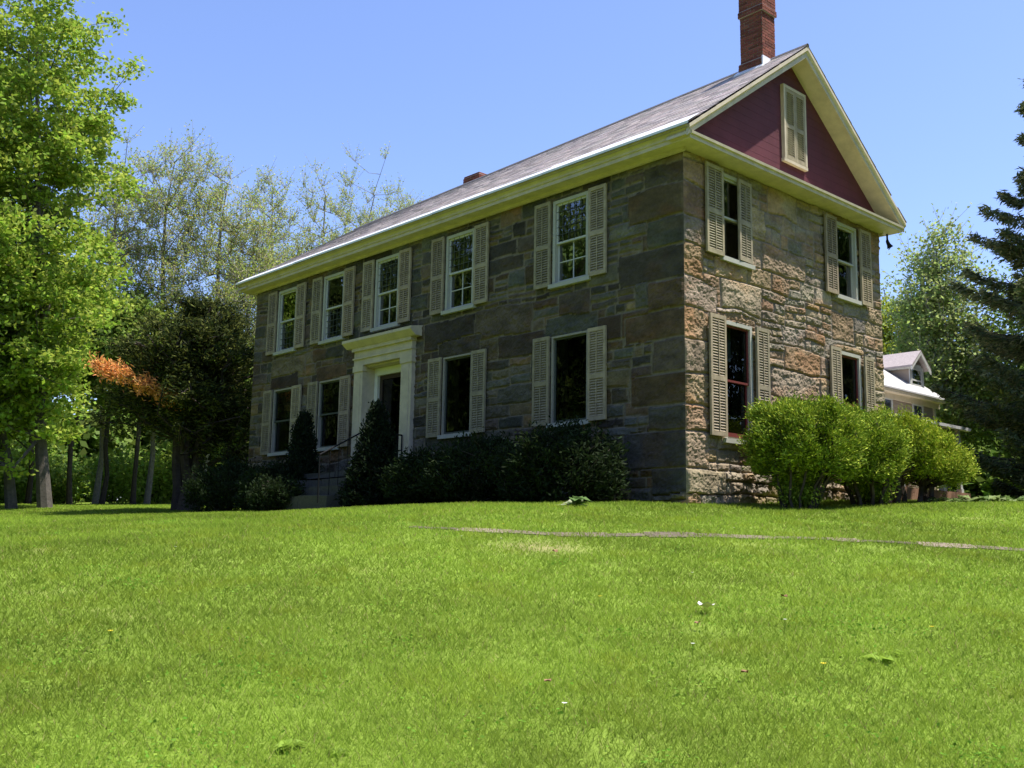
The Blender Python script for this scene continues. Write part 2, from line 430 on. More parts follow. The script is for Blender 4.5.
drape(TG, 1.1, 1.75, 2.55, 3.15, -.34, (.35, .42, .45)); drape(TG, 5.0, 5.6, 2.5, 3.15, -.34, (.32, .38, .40))
drape(TF, FS[4]-.42, FS[4]+.42, 5.0, 5.75, -.36, (.30, .36, .22)); drape(TF, FS[3]-.42, FS[3]+.42, 5.05, 5.75, -.36, (.30, .36, .22))
drape(TF, FS[2]-.42, FS[2]+.42, 5.05, 5.75, -.36, (.24, .30, .20)); drape(TF, FS[0]-.42, FS[0]+.42, 4.2, 4.9, -.36, (.20, .25, .24)); drape(TF, FS[1]-.42, FS[1]+.42, 4.2, 4.85, -.36, (.20, .25, .24))
drape(TF, FS[1]-.42, FS[1]+.42, 2.4, 3.1, -.36, (.12, .16, .08)); drape(TF, FS[0]-.42, FS[0]+.42, 2.3, 3.1, -.36, (.08, .09, .10))

# shutters ------------------------------------------------------------
shr = np.random.default_rng(77)
def shutter(T, x0, x1, z0, z1, y0=.05, hinge=None, ang=0):
    w = x1-x0; h = z1-z0
    if hinge is None: M = T; off = T @ arr(x0, y0, z0)
    else:
        ca, sa = math.cos(ang), math.sin(ang); Rm = np.array([[ca, -sa, 0], [sa, ca, 0], [0, 0, 1]]); M = T @ Rm; off = T @ arr(hinge, y0, z0)
    tone = shr.uniform(.82, 1.12)*shr.uniform(.97, 1.03, 3); m = MB(M, off); t = .042; st = .055; a = 0 if hinge is None else -w
    def bx(p, q, y1, y2, u, v): m.box(a+p, a+q, y1, y2, u, v, tone)
    bx(0, st, 0, t, 0, h); bx(w-st, w, 0, t, 0, h)
    mid = h*.47
    for u, v in ((0, .07), (mid-.04, mid+.04), (h-.07, h)): bx(st, w-st, .001, t-.001, u, v)
    for lo, hi in ((.07, mid-.04), (mid+.04, h-.07)):
        n = int((hi-lo)/.046); p = (hi-lo)/n
        for k in range(n):
            zc = lo+(k+.5)*p
            v = [(a+st, .006, zc+.020), (a+w-st, .006, zc+.020), (a+w-st, .036, zc-.022), (a+st, .036, zc-.022)]
            v2 = [(x, y+.004, z+.007) for x, y, z in v]
            m.hexa(v+v2, tone*shr.uniform(.88, 1.08))
        bx(w/2-.009, w/2+.009, t-.004, t+.006, lo+.02, hi-.02)
    return m.build('shutter', M_tan, house)
SW = .435
for i, s in enumerate(FS):
    for z0, z1 in ((UB, UT), (LB, LT)):
        if z0 == LB and i == 2: continue
        for sg in (-1, 1):
            w = SW
            a = s+sg*(HW+.03); lo, hi = (a, a+w) if sg > 0 else (a-w, a)
            shutter(TF, lo, hi, z0-.02, z1+.01, .035)
t1, t2 = GT_
shutter(TG, t1-HG-.06-.46, t1-HG-.03, GU[0]-.02, GU[1]+.03, .06)
shutter(TG, t1-HG, t1-HG+.42, GU[0]+.02, GU[1]-.03, .035, hinge=t1+HG-.0, ang=R(-3))
shutter(TG, t2-HG-.06-.40, t2-HG-.03, GU[0]-.02, GU[1]+.03, .06); shutter(TG, t2+HG+.04, t2+HG+.47, GU[0]-.05, GU[1]+.0, .06)
shutter(TG, t1-HG-.06-.42, t1-HG-.03, GL[0]+.02, GL[1]+.03, .07); shutter(TG, t1+HG+.03, t1+HG+.42, GL[0]+.02, GL[1]+.0, .07)
shutter(TG, t2-HG-.06-.36, t2-HG-.03, GL[0]+.02, GL[1]+.02, .07); shutter(TG, t2+HG+.03, t2+HG+.40, GL[0]+.02, GL[1]-.02, .07)

# door case -----------------------------------------------------------------
m = MB(TF)
dl, dr = 9.62, 7.38
for a, b in ((9.26, dl), (dr, 7.77)):
    m.box(a, b, .005, .11, .74, 3.30); m.box(a-.03, b+.03, .005, .14, .742, .92); m.box(a-.025, b+.025, .005, .135, 3.16, 3.302)
    m.box(a+.09, b-.09, .11, .122, .98, 3.10)
m.box(dr, dl, .005, .12, 3.302, 3.64); m.box(dr-.02, dl+.02, .005, .155, 3.45, 3.485); m.box(dr-.03, dl+.03, .005, .18, 3.64, 3.72)
m.prism([(.005, 3.72), (.2, 3.72), (.32, 3.82), (.34, 3.84), (.34, 3.90), (.005, 3.96)], 0, dr-.22, dl+.22)
surround = m.build('door_surround', M_cream, house)
m = MB(TF)     # panelled recess and inner frame
m.box(9.255, 9.276, -.40, .004, .74, 3.28); m.box(7.754, 7.775, -.40, .004, .74, 3.28); m.box(7.776, 9.254, -.40, .004, 3.262, 3.30)
m.build('door_recess', M_cream, house)
m = MB(TF)
m.box(9.13, 9.25, -.36, -.22, .74, 3.25); m.box(7.78, 7.93, -.36, -.22, .74, 3.25); m.box(7.931, 9.129, -.36, -.221, 3.08, 3.25); m.box(7.931, 9.129, -.36, -.222, .74, .80)
dframe = m.build('door_frame', mat('door_frame_paint', .5, .4, base=(.74, .72, .64), noise=.06), house)
m = MB(TF); m.box(7.934, 8.03, -.34, -.29, .80, 3.078); m.box(9.03, 9.126, -.34, -.29, .80, 3.078); m.box(8.03, 9.03, -.34, -.29, 2.98, 3.078); m.box(8.03, 9.03, -.34, -.29, .80, 1.15)
M_door = mat('door_paint', .5, .4, base=(.05, .03, .022), noise=.1, nscale=5)
door = m.build('door', M_door, house)
m = MB(TF); m.add([(8.03, -.315, 1.15), (9.03, -.315, 1.15), (9.03, -.315, 2.98), (8.03, -.315, 2.98)], [(3, 2, 1, 0)]); m.build('pane', M_glass_dim, door)
m = MB(TF); m.tube([(8.12, -.28, 1.65), (8.12, -.23, 1.65)], .03, 10); m.build('handle', M_metal, door)

# cornice, pediment, roof -------------------------------------------------------
OX, OY, ZE, ZP = .40, .31, 6.19, 8.90
def sag(x): return -.30*np.clip((.4-x)/15.6, 0, 1)          # the old ridge dips away from the gable
m = MB()
# front and rear eaves: frieze, soffit, fascia, crown
for sgn, y0 in ((-1, 0.), (1, D_)):
    yo = y0+sgn*OY
    prof = [(y0-sgn*.02, 6.0), (yo, 6.0), (yo, 6.075), (yo+sgn*.025, 6.075), (yo+sgn*.03, 6.11), (yo+sgn*.085, 6.185), (yo+sgn*.085, 6.215), (yo+sgn*.03, 6.23), (yo-sgn*.03, 6.115), (y0-sgn*.02, 6.115)]
    m.prism(prof, 0, -L_-.392, OX-.008)
    m.prism([(y0+sgn*.03, 5.93), (y0+sgn*.075, 5.93), (y0+sgn*.075, 5.999), (y0+sgn*.03, 5.999)], 0, -L_-.1, .075)
# gable pent cornice
for x0, sg in ((0., 1), (-L_, -1)):
    pr = [(x0-sg*.02, 5.996), (x0+sg*(OX-.004), 5.996), (x0+sg*(OX-.004), 6.062), (x0+sg*(OX+.028), 6.07), (x0+sg*(OX+.034), 6.115), (x0-sg*.02, 6.34)]
    n = len(pr); V = []
    for yy in (-OY+.004, D_+OY-.004):
        for u, v in pr: V.append((u, yy, v))
    m.add(V, [list(range(n))]); m.f.setdefault(n, []).append(np.array([list(range(n, 2*n))])+m.n-2*n)
    m.f.setdefault(4, []).append(np.array([(i, (i+1) % n, n+(i+1) % n, n+i) for i in range(n)])+m.n-2*n)
m.build('cornice', M_cream, house)
# pediment boards
yr = D_/2; slope = (ZP-ZE)/(yr+OY+.08)
m = MB()
for k in range(17):        # flush horizontal boards
    za = 6.2+k*.16; zb = za+.158
    if za > 8.72: break
    ha = (8.80-za)/slope; hb = max((8.80-zb)/slope, .0)
    off = .004*(k % 2)*0
    m.hexa([(-.1, yr-ha, za), (.0135, yr-ha, za), (.0135, yr+ha, za), (-.1, yr+ha, za), (-.1, yr-hb, zb), (.012, yr-hb, zb), (.012, yr+hb, zb), (-.1, yr+hb, zb)])
m.build('gable_boards', M_maroon, house)
m = MB()
m.add([(-L_, -.02, 6.1), (-L_, D_+.02, 6.1), (-L_, yr, 8.5)], [(0, 1, 2)]); m.build('gable_boards', M_maroon, house)
# rakes
for xg, sg in ((0., 1), (-L_, -1)):
    xo = xg+sg*OX; sgz = 0 if sg > 0 else -.30
    for s2 in (-1, 1):
        m = MB()
        def P(x, t, dz):     # t: 0 eave .. 1 ridge
            y = yr + s2*(yr+OY+.08)*(1-t); z = ZE+(ZP+sgz-ZE)*t+dz
            return (x, y, z)
        m.hexa([P(xo, 0, -.17), P(xo-sg*.03, 0, -.17), P(xo-sg*.03, 1, -.20), P(xo, 1, -.20), P(xo, 0, .0), P(xo-sg*.03, 0, .0), P(xo-sg*.03, 1, .0), P(xo, 1, .0)])      # rake board
        m.hexa([P(xo+sg*.045, 0, -.05), P(xo+sg*.001, 0, -.09), P(xo+sg*.001, 1, -.10), P(xo+sg*.045, 1, -.06), P(xo+sg*.045, 0, .012), P(xo+sg*.001, 0, .012), P(xo+sg*.001, 1, .012), P(xo+sg*.045, 1, .012)])   # crown
        m.hexa([P(xo-sg*.031, .0, -.15), P(xg-sg*.05, .0, -.15), P(xg-sg*.05, 1, -.17), P(xo-sg*.031, 1, -.17), P(xo-sg*.031, .0, -.10), P(xg-sg*.05, .0, -.10), P(xg-sg*.05, 1, -.10), P(xo-sg*.031, 1, -.10)])   # soffit
        m.build('rake_board', M_cream, house)
# gable shutter window
w = MB(TG); a, b, c, d = 3.04, 3.83, 6.66, 8.17
w.box(a, a+.05, .013, .088, c, d); w.box(b-.05, b, .013, .088, c, d); w.box(a+.05, b-.05, .013, .088, d-.06, d); w.box(a-.02, b+.02, .013, .085, c-.06, c); w.box(a+.05, b-.05, .013, .04, c, d-.06)
att = w.build('attic_window', M_cream, house)
def louvre_pair():
    m = MB(TG)
    for p, q in ((a+.055, (a+b)/2-.004), ((a+b)/2+.004, b-.055)):
        z0, z1 = c+.005, d-.065; h = z1-z0; st = .05
        m.box(p, p+st, .041, .085, z0, z1); m.box(q-st, q, .041, .085, z0, z1)
        md = z0+h*.47
        for u, v in ((z0, z0+.07), (md-.04, md+.04), (z1-.07, z1)): m.box(p+st, q-st, .042, .084, u, v)
        for lo, hi in ((z0+.07, md-.04), (md+.04, z1-.07)):
            n = int((hi-lo)/.046); pp = (hi-lo)/n
            for k in range(n):
                zc = lo+(k+.5)*pp; v = [(p+st, .046, zc+.02), (q-st, .046, zc+.02), (q-st, .078, zc-.022), (p+st, .078, zc-.022)]
                m.hexa(v+[(x, y+.004, z+.007) for x, y, z in v])
    return m.build('louvre', M_tan, att)
louvre_pair()

# roof of slates
def roof():
    m = MB(); r = np.random.default_rng(9)
    xl, xr = -L_-.44, OX+.05
    for s2 in (-1, 1):
        y0 = yr+s2*(yr+OY+.10); run = yr+OY+.10; sl = math.hypot(run, ZP-ZE)
        def P(x, t, n=0.):
            zr = ZP+sag(x); z = ZE+.03+(zr-ZE)*t
            return np.stack([x, y0-s2*run*t+0*x, z+n+0*x], -1)
        # sheathing
        xs = np.linspace(xl+.02, xr-.02, 12)
        A, B = P(xs, np.zeros(12)), P(xs, np.ones(12)); A2, B2 = A-arr(0, 0, .07), B-arr(0, 0, .07)
        i = np.arange(11)
        m.add(np.concatenate([A, B]), np.stack([i, i+1, i+13, i+12], 1), (.1, .09, .09)); m.add(np.concatenate([A2, B2]), np.stack([i, i+1, i+13, i+12], 1), (.2, .17, .12))
        rows = 25 if s2 < 0 else 12; ex = 1/rows
        for k in range(rows):
            x = xl - r.uniform(0, .25)
            while x < xr:
                w = r.uniform(.2, .34); a, b = max(x, xl), min(x+w-.006, xr); x += w
                if b-a < .03: continue
                t0 = k*ex - .004*r.random(); t1 = min((k+1)*ex+.012, 1)
                c = arr(.38, .325, .305)*r.uniform(.68, 1.25)*r.uniform(.96, 1.04, 3)
                if r.random() < .12: c = arr(.46, .38, .345)*r.uniform(.8, 1.1)
                lo = .018+.006*r.random(); q = np.array([a, b])
                p0, p1 = P(q, t0, lo), P(q, t1, .008)
                g0 = P(q, t0, lo-.012)
                m.add([p0[0], p0[1], p1[1], p1[0], g0[0], g0[1]], [(0, 1, 2, 3), (0, 4, 5, 1)], c)
    # ridge roll
    xs = np.linspace(xl, xr, 14); pts = np.c_[xs, np.full(14, yr), ZP+sag(xs)+.035]
    m.tube(pts, .045, 8, (.3, .27, .27))
    return m.build('roof', M_slate, house)
roof_o = roof()
# pale metal apron along the eaves
m = MB(); r = np.random.default_rng(12); run = yr+OY+.10; x = -L_-.46
while x < OX+.05:
    w = min(r.uniform(1.3, 2.4), OX+.06-x); h = r.uniform(.20, .36); n = .034+r.uniform(0, .012)
    q = np.array([x, x+w-.004]); zr = ZP+sag(q)
    def PP(t, dn): return np.c_[q, np.full(2, -OY-.10-.005+run*t), ZE+.03+(zr-ZE)*t+dn]
    t = h/4.6; p0, p1 = PP(-.008, n), PP(t, n+.004)
    e0 = p0-arr(0, 0, .045)
    m.add([p0[0], p0[1], p1[1], p1[0], e0[0], e0[1]], [(0, 1, 2, 3), (0, 4, 5, 1)]); x += w
m.build('eaves_flashing', M_metal, house)

def chimney(x0, x1, y0, y1, zb, zt, plinth, zc, name='chimney'):
    m = MB(); r = np.random.default_rng(int(abs(x0)*10)+2)
    def courses(a, b, c, d, lo, hi):
        z = lo; k = 0
        m.box(a+.006, b-.006, c+.006, d-.006, lo, hi, (.36, .31, .27))
        while z < hi-.02:
            h = min(.062, hi-z)
            for ax in (0, 1):
                for side in (0, 1):
                    u0, u1 = (a, b) if ax == 0 else (c, d); u = u0 - (.1 if k % 2 else 0)
                    while u < u1:
                        p, q = max(u, u0), min(u+.195, u1); u += .205
                        if q-p < .02: continue
                        e = r.uniform(0, .006); col = arr(.185, .06, .04)*r.uniform(.65, 1.3)*r.uniform(.93, 1.07, 3)
                        if ax == 0:
                            yy = c if side == 0 else d; sgn = -1 if side == 0 else 1
                            m.box(p, q, min(yy, yy+sgn*e)-.001, max(yy, yy+sgn*e)+.001, z, z+h-.011, col)
                        else:
                            xx = a if side == 0 else b; sgn = -1 if side == 0 else 1
                            m.box(min(xx, xx+sgn*e)-.001, max(xx, xx+sgn*e)+.001, p, q, z, z+h-.011, col)
            z += h; k += 1
    if plinth: courses(x0-.045, x1+.0, y0-.0, y1+.04, zb, plinth); courses(x0, x1-.012, y0+.012, y1, plinth+.001, zc)
    else: courses(x0, x1, y0, y1, zb, zc)
    courses(x0-.025, x1+.025, y0-.025, y1+.025, zc+.001, zc+.13); courses(x0-.01, x1+.01, y0-.01, y1+.01, zc+.131, zt)
    return m.build(name, M_brick, house)
chimney(-.93, -.40, 3.1, 3.56, 8.3, 10.45, 8.93, 9.92)
chimney(-10.1, -9.5, 3.5, 4.0, 8.0, 9.04, 0, 8.86)
m = MB(); m.hexa([(-1.02, 2.98, 8.62), (-.34, 2.98, 8.62), (-.34, 3.2, 8.80), (-1.02, 3.2, 8.80), (-1.02, 2.98, 8.67), (-.34, 2.98, 8.67), (-.34, 3.2, 8.86), (-1.02, 3.2, 8.86)])
m.box(-.396, -.37, 3.05, 3.60, 8.70, 8.93); m.build('chimney_flashing', M_metal, house)

# small floodlight hanging under the far corner of the eaves
lp = thing('eaves_lamp', (.1, 6.93, 5.75), 'small black bell lamp hanging under the rear corner of the gable cornice', 'lamp')
m = MB(); m.tube([(.1, 6.93, 5.995), (.1, 6.93, 5.86)], .022, 8); m.tube([(.1, 6.93, 5.87), (.1, 6.93, 5.83), (.12, 6.95, 5.76)], [.025, .035, .042], 10); m.build('lamp_stem', M_iron, lp)
m = MB(); m.tube([(.12, 6.95, 5.765), (.14, 6.97, 5.70), (.145, 6.975, 5.695)], [.04, .068, .064], 12); m.build('lamp_shade', M_iron, lp)

# stone stoop and railing ----------------------------------------------------------
st = thing('stone_steps', (-8.5, -1.0, 0), 'grey rough stone stoop and steps below the white front door', 'steps')
def rough_block(m, x0, x1, y0, y1, z0, z1, c, r):
    p = np.array([(x0,y0,z0),(x1,y0,z0),(x1,y1,z0),(x0,y1,z0),(x0,y0,z1),(x1,y0,z1),(x1,y1,z1),(x0,y1,z1)]) + r.uniform(-.015, .015, (8, 3)); m.hexa(p, c)
r = np.random.default_rng(2)
m = MB()
for z0, z1 in ((-.4, .05), (.052, .30), (.302, .60)):
    x = -9.75
    while x < -7.3:
        w = min(r.uniform(.4, .8), -7.25-x); rough_block(m, x, x+w-.015, -1.15, -.03, z0, z1-.012, arr(.08, .075, .065)*r.uniform(.7, 1.2), r); x += w
m.build('stoop_base', M_stone, st)
m = MB(); rough_block(m, -9.8, -8.55, -1.22, -.03, .61, .735, (.075, .072, .062), r); rough_block(m, -8.53, -7.2, -1.22, -.03, .61, .735, (.075, .072, .062), r); m.build('landing', M_stone, st)
for k in range(3):
    m = MB(); y1 = -1.24-k*.27; zt = .55-k*.19
    rough_block(m, -9.6, -8.6, y1-.28, y1, -.4, zt, (.075, .072, .062), r); rough_block(m, -8.58, -7.5, y1-.28, y1, -.4, zt, (.075, .072, .062), r); m.build('step', M_stone, st)
rl = thing('iron_railing', (-7.6, -1.4, .4), 'thin black iron handrail along the front steps beside the cone evergreen', 'railing')
m = MB()
tp = [(-7.6, -.15, 1.55), (-7.6, -1.15, 1.55), (-7.6, -2.2, .98)]
m.tube(tp, .018, 6); m.build('handrail', M_iron, rl)
for y, zb, zt in ((-.15, .735, 1.55), (-1.15, .735, 1.55), (-2.2, 0, .98)):
    m = MB(); m.tube([(-7.6, y, zb), (-7.6, y, zt)], .016, 6); m.build('post', M_iron, rl)
for k in range(9):
    y = -.27-k*.21; zt = 1.54 if y > -1.15 else 1.54-(-1.15-y)*.543; zb = .735 if y > -1.2 else .40-(-1.2-y)*.5
    if abs(y+1.15) < .05: continue
    m = MB(); m.tube([(-7.6, y, zb), (-7.6, y, zt)], .008, 5); m.build('baluster', M_iron, rl)

# ------------------------------------------------------------------ the clapboard wing behind
wg = thing('clapboard_house', (-7.2, 13.5, .6), 'grey clapboard house with dormer and white porch behind the stone house', 'house')
WX, WY0, WY1 = -5.25, 6.9, 20.3
m = MB(); c = (.31, .25, .195)
for k in range(34):
    z0 = .9+k*.105; 
    if z0 > 4.2: break
    z1 = min(z0+.103, 4.25)
    m.hexa([(WX-.03, WY0, z0), (WX+.014, WY0, z0), (WX+.014, WY1, z0), (WX-.03, WY1, z0), (WX-.03, WY0, z1), (WX+.001, WY0, z1), (WX+.001, WY1, z1), (WX-.03, WY1, z1)], c)
m.box(WX-4.0, WX-.031, WY1-.1, WY1, .4, 4.25, c); m.box(WX-4.0, WX-3.9, WY0, WY1-.101, .4, 4.25, c); m.box(WX-.2, WX-.031, WY0, WY1-.101, .4, .9, c)
m.add([(WX, WY1-.05, 4.25), (WX-4, WY1-.05, 4.25), (WX-2, WY1-.05, 5.6)], [(0, 1, 2)], c)
m.build('wall', M_wood, wg)
m = MB(); m.box(WX-.05, WX+.03, WY1-.13, WY1+.03, .9, 4.245); m.prism([(WX+.002, 4.02), (WX+.05, 4.02), (WX+.05, 4.2), (WX+.26, 4.2), (WX+.27, 4.285), (WX+.002, 4.34)], 1, WY0, WY1+.28); m.build('eaves_trim', M_cream, wg)
m = MB(); sl = .70; xr_, zr_ = WX-2.0, 4.30+(2.27)*sl
m.hexa([(WX+.30, WY0, 4.29), (WX+.30, WY1+.30, 4.29), (xr_, WY1+.30, zr_), (xr_, WY0, zr_), (WX+.30, WY0, 4.34), (WX+.30, WY1+.30, 4.34), (xr_, WY1+.30, zr_+.05), (xr_, WY0, zr_+.05)])
m.hexa([(WX-4.30, WY0, 4.29), (WX-4.30, WY1+.30, 4.29), (xr_-.001, WY1+.30, zr_), (xr_-.001, WY0, zr_), (WX-4.30, WY0, 4.34), (WX-4.30, WY1+.30, 4.34), (xr_-.001, WY1+.30, zr_+.05), (xr_-.001, WY0, zr_+.05)])
M_shing = mat('pale_roofing', .4, .5, base=(.52, .51, .50), noise=.12, nscale=6); m.build('roof', M_shing, wg)
def wing_window(y0, y1, z0, z1):
    m = MB(); x = WX+.016
    m.box(x, x+.03, y0-.08, y0, z0-.08, z1+.08); m.box(x, x+.03, y1, y1+.08, z0-.08, z1+.08); m.box(x, x+.03, y0, y1, z1, z1+.08); m.box(x, x+.035, y0, y1, z0-.08, z0)
    m.box(x, x+.02, y0, y1, (z0+z1)/2-.02, (z0+z1)/2+.02)
    w = m.build('window', M_white, wg)
    m = MB(); m.add([(x+.004, y0, z0), (x+.004, y1, z0), (x+.004, y1, z1), (x+.004, y0, z1)], [(0, 1, 2, 3)]); m.build('pane', M_dkpane, w)
M_dkpane = mat('dark_pane', .05, .6, base=(.03, .032, .035), attr=False)
for y0, y1 in ((16.6, 17.25), (18.75, 19.35), (13.0, 13.7)): wing_window(y0, y1, 3.1, 3.98)
# dormer
dm = MB(); dx = -5.6; da, db = 19.30, 20.28
zr0 = 4.34+(WX+.3-dx)*sl
dm.prism([(da+.02, zr0-.1), (db-.02, zr0-.1), (db-.02, 5.45), ((da+db)/2, 5.9), (da+.02, 5.45)], 0, dx-1.9, dx, (.31, .25, .195))
dorm = dm.build('dormer', M_wood, wg)
m = MB()
for s2 in (-1, 1):
    ym = (da+db)/2; ye = ym+s2*.68
    m.hexa([(dx+.22, ye, 5.34), (dx-2.2, ye, 5.34), (dx-2.2, ym+s2*.001, 5.92), (dx+.22, ym+s2*.001, 5.92), (dx+.22, ye, 5.40), (dx-2.2, ye, 5.40), (dx-2.2, ym+s2*.001, 5.97), (dx+.22, ym+s2*.001, 5.97)], (.36, .31, .30))
m.build('dormer_roof', M_slate, dorm)
m = MB()
m.box(dx+.001, dx+.04, da+.0, da+.16, zr0-.06, 5.42); m.box(dx+.001, dx+.04, db-.16, db, zr0-.06, 5.42); m.box(dx+.001, dx+.038, da+.16, db-.16, 5.32, 5.5); m.box(dx+.001, dx+.05, da+.16, db-.16, zr0-.06, zr0+.02); m.box(dx+.001, dx+.03, da+.16, db-.16, 4.93, 4.98)
for s2 in (-1, 1):
    ym = (da+db)/2; ye = ym+s2*.70
    m.hexa([(dx+.18, ye, 5.22), (dx+.22, ye, 5.22), (dx+.22, ym, 5.82), (dx+.18, ym, 5.82), (dx+.18, ye, 5.335), (dx+.22, ye, 5.335), (dx+.22, ym, 5.915), (dx+.18, ym, 5.915)])
m.box(dx-2.0, dx+.17, da-.12, da+.018, 5.30, 5.36)
wn = m.build('window_frame', M_white, dorm)
m = MB(); m.add([(dx+.012, da+.16, zr0), (dx+.012, db-.16, zr0), (dx+.012, db-.16, 5.32), (dx+.012, da+.16, 5.32)], [(0, 1, 2, 3)]); m.build('pane', M_glass, dorm)
# porch
m = MB()
m.hexa([(WX+.02, WY0, 3.30), (-3.42, WY0, 3.02), (-3.42, 18.75, 3.02), (WX+.02, 18.75, 3.30), (WX+.02, WY0, 3.35), (-3.42, WY0, 3.08), (-3.42, 18.75, 3.08), (WX+.02, 18.75, 3.35)]); m.box(-3.56, -3.418, WY0, 18.82, 2.99, 3.075)
m.build('porch_roof', M_shing, wg)
m = MB(); m.box(WX+.02, -3.45, 8, 18.6, .5, 1.04); m.build('porch_floor', mat('porch_boards', .8, .2, base=(.30, .17, .11), noise=.2), wg)
for y in (18.15, 16.95, 15.7, 14.4, 13.1):
    m = MB(); m.box(-3.62, -3.5, y-.06, y+.06, 1.041, 3.0); m.box(-3.64, -3.48, y-.08, y+.08, 1.04, 1.16); m.build('porch_post', M_white, wg)

# ------------------------------------------------------------------ plants
def grow(base, top, targets, r, trunk_n=8, wob=.12, up=.5, trunk_r=.2, rmin=.006, expo=.5, up_only=True):
    base = np.array(base, float); top = np.array(top, float); Hh = np.linalg.norm(top-base)
    t = np.linspace(0, 1, trunk_n)
    nodes = [base+(top-base)*k + np.array([*(r.normal(size=2)*wob*Hh*.06*(0 < k)), 0]) for k in t]
    par = [-1]+list(range(trunk_n-1))
    ax = (top-base)/Hh
    tg = np.asarray(targets, float)
    d = np.linalg.norm((tg-base) - ((tg-base)@ax)[:, None]*ax, axis=1)
    order = np.argsort(d + .15*(tg[:, 2]-base[2]))
    N = np.array(nodes); PL = np.zeros(len(N))
    for k in order:
        p = tg[k]; v = N-p; dist = np.linalg.norm(v, axis=1)
        cost = dist + .25*PL + np.where(v[:, 2] > -.2*dist if up_only else v[:, 2] > .8*dist, up*dist + .3, 0)
        cost[0] += 3
        j = int(np.argmin(cost)); L = dist[j]
        ns = max(1, min(4, int(L/.8)))
        prev = j
        bend = r.normal(size=3)*L*.08 + arr(0, 0, -.06*L if up_only else .05*L)
        new = []; 
        for q in range(1, ns+1):
            u = q/ns; x = N[j]*(1-u)+p*u + bend*4*u*(1-u)
            new.append(x); par.append(prev); prev = len(N)+len(new)-1
        N = np.concatenate([N, np.array(new)]); PL = np.concatenate([PL, PL[j]+L*np.arange(1, ns+1)/ns])
    par = np.array(par); cnt = np.zeros(len(N)); ch = np.bincount(par[1:], minlength=len(N)); cnt[ch == 0] = 1
    for i in range(len(N)-1, 0, -1): cnt[par[i]] += cnt[i]
    rad = np.maximum(trunk_r*(cnt/cnt[0])**expo, rmin)
    return N, par, rad
def wood_mesh(N, par, rad, col, r, flare=1.4):
    m = MB(); e = np.arange(1, len(N)); pr = np.minimum(rad[par[e]], rad[e]*1.6)
    first = par[e] == 0; pr = np.where(first, rad[par[e]]*flare, pr)
    thick = rad[e] > .05
    c = np.array(col)*r.uniform(.8, 1.2, (len(e), 1))
    for msk, sd in ((thick, 8), (~thick, 4)):
        ee = e[msk]; m.frusta(N[par[ee]], N[ee]-0*N[ee], pr[msk], rad[ee], sd, c[msk])
    return m
def greens(n, base, r, var=.25, alt=None, palt=0.):
    c = np.array(base)*r.uniform(1-var, 1+var, (n, 1))*r.uniform(.9, 1.1, (n, 3))
    if alt is not None:
        k = r.random(n) < palt; c[k] = np.array(alt)*r.uniform(1-var, 1+var, (k.sum(), 1))
    return c
def crown_points(n, c, rad, r, shell=.5, lump=.3, seed=0, zc=0.):
    """points in an uneven ellipsoid, more of them near the outside"""
    d = r.normal(size=(n, 3)); d /= np.linalg.norm(d, axis=1)[:, None]
    u = r.random(n)**(1/3); u = u*(1-shell)+shell*(1-.25*r.random(n)**2)*np.maximum(u, .3)
    th = np.arctan2(d[:, 1], d[:, 0])
    k = 1+lump*(fbm(th*1.6+50+seed, d[:, 2]*2.6+seed*3.1, 3, seed)-.5)*2
    return np.array(c)+d*np.array(rad)*(u*k)[:, None]

def leafy_tree(name, base, label, cat, crown, rad, ncl, per, leaf, cl_r, col, seed, trunk_r=.2, bark=(.12, .10, .08), alt=None, palt=0., lump=.35, top=None, group=None, shell=.5, cut=None, lean=(0, 0), gapf=0., twigs=0, mat_l=None, lat=None):
    r = np.random.default_rng(seed); base = arr(base[0], base[1], gzf(base[0], base[1])-.05)
    T = thing(name, base, label, cat, group)
    P = crown_points(ncl, crown, rad, r, shell, lump, seed)
    if gapf: P = P[fbm(P[:, 0]*.45+P[:, 1]*.2, P[:, 2]*.45, 2, seed+5) > gapf]
    if cut is not None: P = P[cut(P)]
    P = P[P[:, 2] > base[2]+.8]
    tp = arr(crown[0]+lean[0], crown[1]+lean[1], crown[2]+rad[2]*.8)
    N, par, rd = grow(base, tp, P, r, trunk_r=trunk_r, rmin=.008)
    wm = wood_mesh(N, par, rd, bark, r)
    if twigs:
        Q = np.repeat(P, twigs, 0); dd = r.normal(size=Q.shape)*.8; dd[:, 2] = np.abs(dd[:, 2])+.5; dd /= np.linalg.norm(dd, axis=1)[:, None]
        Ln = r.uniform(.5, 1.4, len(Q))[:, None]; E = Q+dd*Ln
        wm.frusta(Q, E, .011, .005, 3, np.array(bark)*1.6)
        S = np.concatenate([Q+dd*Ln*u + r.normal(size=Q.shape)*.07 for u in (.25, .4, .5, .6, .7, .8, .9, 1.0)])
    wm.build('trunk', M_bark, T)
    m = MB()
    LP = np.repeat(P, per, 0)+r.normal(size=(len(P)*per, 3))*np.array([cl_r, cl_r, cl_r*.6])
    if cut is not None: LP = LP[cut(LP)]
    if twigs and per == 0: LP = S
    elif twigs: LP = np.concatenate([LP, S])
    m.leaves(LP, leaf, leaf*.7, greens(len(LP), col, r, .3, alt, palt), flat=.35, r=r)
    m.build('crown', mat_l or M_leaf, T)
    return T

